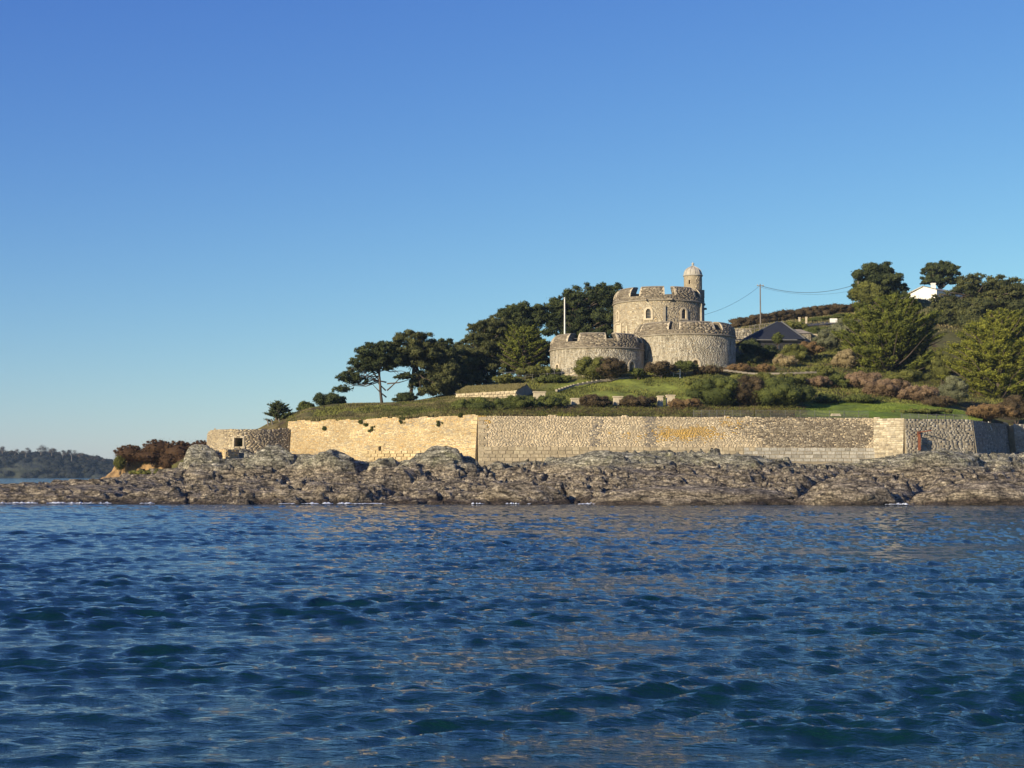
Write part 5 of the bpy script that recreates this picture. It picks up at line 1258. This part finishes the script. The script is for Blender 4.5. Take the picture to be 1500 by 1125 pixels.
# poles and wires
def pole(px_, topy, by, Y, label, mat, r_=.14, arm=True):
    t = at(px_, topy, Y); b = at(px_, by, Y); o = empty('utility_pole', (t.x, Y, b.z - 1)); tag(o, label, 'utility pole', 'utility poles')
    mb = MB(); mb.tube([(t.x, Y, b.z - 2), t], [r_, r_ * .75], 8); mb.build('pole', M[mat], o)
    if arm:
        mb = MB(); mb.box((t.x, Y - .15, t.z - .35), (1.3, .12, .12)); mb.build('crossarm', M['wood'], o)
        for s_ in (-.55, .55): mb = MB(); mb.lathe((t.x + s_, Y - .15, t.z - .29), [(.01, 0), (.07, .02), (.07, .12), (.01, .2)], 8); mb.build('insulator', M['lead'], o)
    return t
t1 = pole(1113.5, 416, 470, 296, 'tall pale utility pole on the skyline carrying wires', 'bark_pale')
t2 = pole(1257, 412, 444, 298, 'brown utility pole in front of the rounded skyline tree', 'wood', arm=False)
def wire(a, b, sag, label, r_=.022):
    mb = MB(); pts = [a.lerp(b, i / 16) + Vector((0, 0, -sag * 4 * (i / 16) * (1 - i / 16))) for i in range(17)]; mb.tube(pts, r_, 4); o = mb.build('overhead_wire', M['wire'], None); tag(o, label, 'wire', 'overhead wires')
wire(t1 - Vector((0, 0, .3)), at(1028, 462, 246), .75, 'wire dipping from the pale pole down to the castle keep', .03)
wire(t1 - Vector((0, 0, .3)), at(1250, 418, 299), 1.4, 'upper wire from the pale pole to the skyline tree', .04)
wire(t1 - Vector((0, 0, .6)), at(1256, 424, 299), 1.2, 'thin lower wire from the pale pole to the brown pole', .018)
# white bungalow
def bung():
    o = empty('white_bungalow', at(1360, 440, 318)); tag(o, 'white gabled bungalow on the hilltop between dark trees', 'house')
    a = at(1329, 434, 318); pk = at(1353, 419, 316); c = at(1372, 426, 315); d = at(1400, 430, 325); z0 = a.z - 3; el = at(1332, 431.5, 318).z; er = at(1372, 424.5, 315).z
    gb_ = [Vector((a.x, 318, z0)), Vector((c.x, 315, z0)), Vector((c.x, 315, er)), Vector((pk.x, 316.4, pk.z)), Vector((a.x, 318, el))]
    dv = Vector((d.x - c.x + 2, 9, 0)); mb = MB(); mb.add(gb_, [[0, 1, 2, 3, 4]]); mb.add([v + dv for v in gb_], [[4, 3, 2, 1, 0]]); mb.add([gb_[1], gb_[1] + dv, gb_[2] + dv, gb_[2]], [[0, 1, 2, 3]]); mb.add([gb_[0] + dv, gb_[0], gb_[4], gb_[4] + dv], [[0, 1, 2, 3]]); mb.build('wall', M['white_wall'], o)
    mb = MB(); u = Vector((0, 0, .08)); n = -dv.normalized() * .35; mb.add([gb_[4] + u + n + Vector((-.3, 0, -.1)), gb_[3] + u + n, gb_[3] + u + dv, gb_[4] + u + dv], [[0, 1, 2, 3]]); mb.add([gb_[3] + u + n, gb_[2] + u + n + Vector((.3, 0, -.1)), gb_[2] + u + dv, gb_[3] + u + dv], [[0, 1, 2, 3]])
    mb.add([gb_[4] + n - Vector((.3, 0, .15)), gb_[3] + n - Vector((0, 0, .12)), gb_[3] + u + n, gb_[4] + u + n + Vector((-.3, 0, -.1))], [[0, 1, 2, 3]]); mb.build('roof', M['lead'], o)
    cp = at(1367, 421, 318); mb = MB(); mb.box((cp.x, 318, cp.z), (.8, .8, 1.5)); mb.box((cp.x, 318, cp.z + .8), (.95, .95, .14)); mb.build('chimney', M['white_wall'], o)
    q = gb_[1] + dv * .35; w_ = MB(); an = math.atan2(dv.y, dv.x); w_.box((q.x + .05, q.y, er - 1.1), (1.6, .12, 1.0), an); wi = w_.build('window', M['glass'], o); 
    # low white lean-to on the left
    mb = MB(); l0 = at(1322, 436, 319); mb.box((l0.x + .4, 320, l0.z - 1.5), (3.2, 3, 4)); mb.build('lean_to', M['white_wall'], o)
bung()

# ------------------------------------------------------------------ earth cliff with heather (left)
def earth():
    n = 90; m = 40; xs = np.linspace(xat(160, 218), xat(318, 214), n); X = np.repeat(xs[None], m, 0); T = np.repeat(np.linspace(0, 1, m)[:, None], n, 1)
    pxx = CX + F * X / 216; H = np.interp(pxx, [158, 170, 185, 225, 260, 300, 330], [0, 1.8, 3.0, 3.3, 3.2, 3.6, 3.8])
    Y = 211.5 + 3.2 * T ** .5 * 1.2 + .5 * fbm(X / 1.5, T * 3, o=3, seed=5); Y = Y + np.where(T > .8, (T - .8) * 40, 0); Z = 2.2 + H * np.clip(T / .8, 0, 1) ** .7 + .25 * fbm(X, T * 4, o=3, seed=6)
    nr, nc = X.shape; o = np_mesh('earth_cliff', np.stack([X, Y, Z], 2).reshape(-1, 3), grid_faces(nr, nc), M['earth']); tag(o, kind='structure')
earth()
HB = [(190, 664, 213.5, 20, 13, 'dark heather hummock at the far left of the earth cliff'), (232, 657, 213, 22, 14, 'tallest heather hummock above the orange earth'), (222, 668, 213, 28, 10, 'broad heather cushion over the orange earth'),
      (262, 664, 212, 24, 20, 'deep brown heather mass left of the gun battery'), (293, 661, 212, 20, 17, 'heather mass touching the gun battery'), (248, 677, 210, 14, 13, 'hanging heather right of the orange earth'), (282, 678, 209, 26, 14, 'lower heather slope above the grey crag'), (176, 678, 212.5, 8, 12, 'olive scrub at the left tip of the cliff')]
for i, (a, b, c, d_, e, lab) in enumerate(HB): shrub(a, b, c, d_ * 1.25, e * 1.04, lab, 900 + i, 'heather' if i < 7 else 'bush_olive', 6500, .13, group='heather on the earth cliff', name='heather_bush', core_k=.84, nc=90, aspect=1.8, csz=.3)
shrub(235, 693, 206, 50, 4, 'low grassy ledge plants below the orange earth', 920, 'bush_olive', 1600, .2, group='heather on the earth cliff')

# ------------------------------------------------------------------ far headland
def far():
    Y0 = 1350.; n = 160; xs = np.linspace(xat(-700, Y0), xat(172, Y0), n); m = 30; X = np.repeat(xs[None], m, 0); T = np.repeat(np.linspace(0, 1, m)[:, None], n, 1); px_ = CX + F * X / Y0
    prof = np.interp(px_, [-700, -200, 0, 60, 100, 140, 160, 170], [45, 34, 31, 31, 29, 22, 15, 0]) * mpp(Y0) * .0 + np.interp(px_, [-700, -100, 0, 50, 90, 130, 155, 168], [670 - 20, 655, 664, 664, 667, 673, 680, 697])
    H = (695 - prof) * mpp(Y0) + 2.5; Y = Y0 + 60 * T + 12 * fbm(X / 30, T * 3, o=3, seed=3); Z = H * np.clip(np.sin(T * math.pi / 2) ** .6, 0, 1) + 1.2 * fbm(X / 9, T * 9, o=3, seed=4) * np.clip(T * 5, 0, 1) - .3
    nr, nc = X.shape; o = np_mesh('far_headland', np.stack([X, Y, Z], 2).reshape(-1, 3), grid_faces(nr, nc), simple('far_slope', (.05, .055, .035), (.025, .028, .02), .08, bmp=1, bd=3)); tag(o, kind='structure')
    # far wood covering the slope
    rg = np.random.default_rng(4); cl = []
    for _ in range(420):
        px = rg.uniform(-260, 162); t = rg.random(); hp = np.interp(px, [-700, -100, 0, 50, 90, 130, 155, 168], [650, 655, 664, 664, 667, 673, 680, 697]); hh = (695 - hp) * mpp(Y0) + 2.5; z = hh * math.sin(t * math.pi / 2) ** .6
        s_ = rg.uniform(2.2, 4.0); cl.append((Vector((xat(px, Y0), Y0 + 60 * t - 3, z + .5)), diag(s_ * 1.2, s_, s_ * .8), rg.uniform(0, .9)))
    V, f, t = leafcloud(cl, 14000, 1.7, 5, shell=.7); V2, f2, t2 = cores(cl, .85); o = np_mesh('far_woodland', np.concatenate([V, V2]), [f, f2 + len(V)], M['far_wood'], attrs={'tint': ('FACE', np.concatenate([t, t2]))}); tag(o, kind='stuff')
    # bare trees on its crest
    NTH = ['leftmost', 'second', 'third', 'fourth and widest', 'fifth', 'sixth', 'seventh', 'eighth', 'ninth', 'tenth', 'last']
    labs = [(4, 656, 9), (22, 657, 8), (38, 657, 8), (60, 654, 11), (76, 656, 9), (92, 661, 8), (105, 660, 8), (118, 662, 9), (131, 668, 7), (140, 668, 7), (150, 672, 6)]
    for i, (px, py, r_) in enumerate(labs):
        c = at(px, py + 3, Y0 + 30); m_ = mpp(Y0); o = empty('bare_tree', (c.x, c.y, c.z - r_ * m_)); tag(o, (NTH[i] + (' of' if i in (0, 10) else ' from the left of') + ' the bare winter trees on the far headland'), 'tree', 'bare trees on the far headland')
        mb = MB(); g = Vector((c.x, c.y, c.z - (r_ + 6) * m_)); mb.tube([g, c], [.5, .2], 5)
        for k in range(9):
            a = rg.uniform(0, 6.28); e = c + Vector((math.cos(a) * r_ * m_ * rg.uniform(.4, .9), math.sin(a) * 2, rg.uniform(-.1, .7) * r_ * m_ * .8)); mb.tube([g.lerp(c, .6), e], [.22, .06], 4)
        mb.build('trunk', M['bark_pale'], o)
        cl = [(c + Vector((rg.uniform(-.7, .7) * r_ * m_, rg.uniform(-2, 2), rg.uniform(-.4, .4) * r_ * m_)), diag(r_ * m_ * .42, r_ * m_ * .4, r_ * m_ * .25), rg.random()) for _ in range(7)]
        crown('crown', cl, 330, .75, M['far_twigs'], o, 950 + i, core_k=None, shell=.2, aspect=3)
far()

# ------------------------------------------------------------------ haze
hz = MB(); hz.box((0, 690, 59), (1200, 1480, 124)); hm = bpy.data.materials.new('haze'); hm.use_nodes = True; n = hm.node_tree; n.nodes.clear(); v = n.nodes.new('ShaderNodeVolumePrincipled'); v.inputs['Color'].default_value = (.5, .72, 1.0, 1); v.inputs['Density'].default_value = .00008; v.inputs['Anisotropy'].default_value = 0
o_ = n.nodes.new('ShaderNodeOutputMaterial'); n.links.new(v.outputs[0], o_.inputs[1])
USE_HAZE = True
if USE_HAZE:
    h_ = hz.build('haze', hm); tag(h_, kind='stuff')
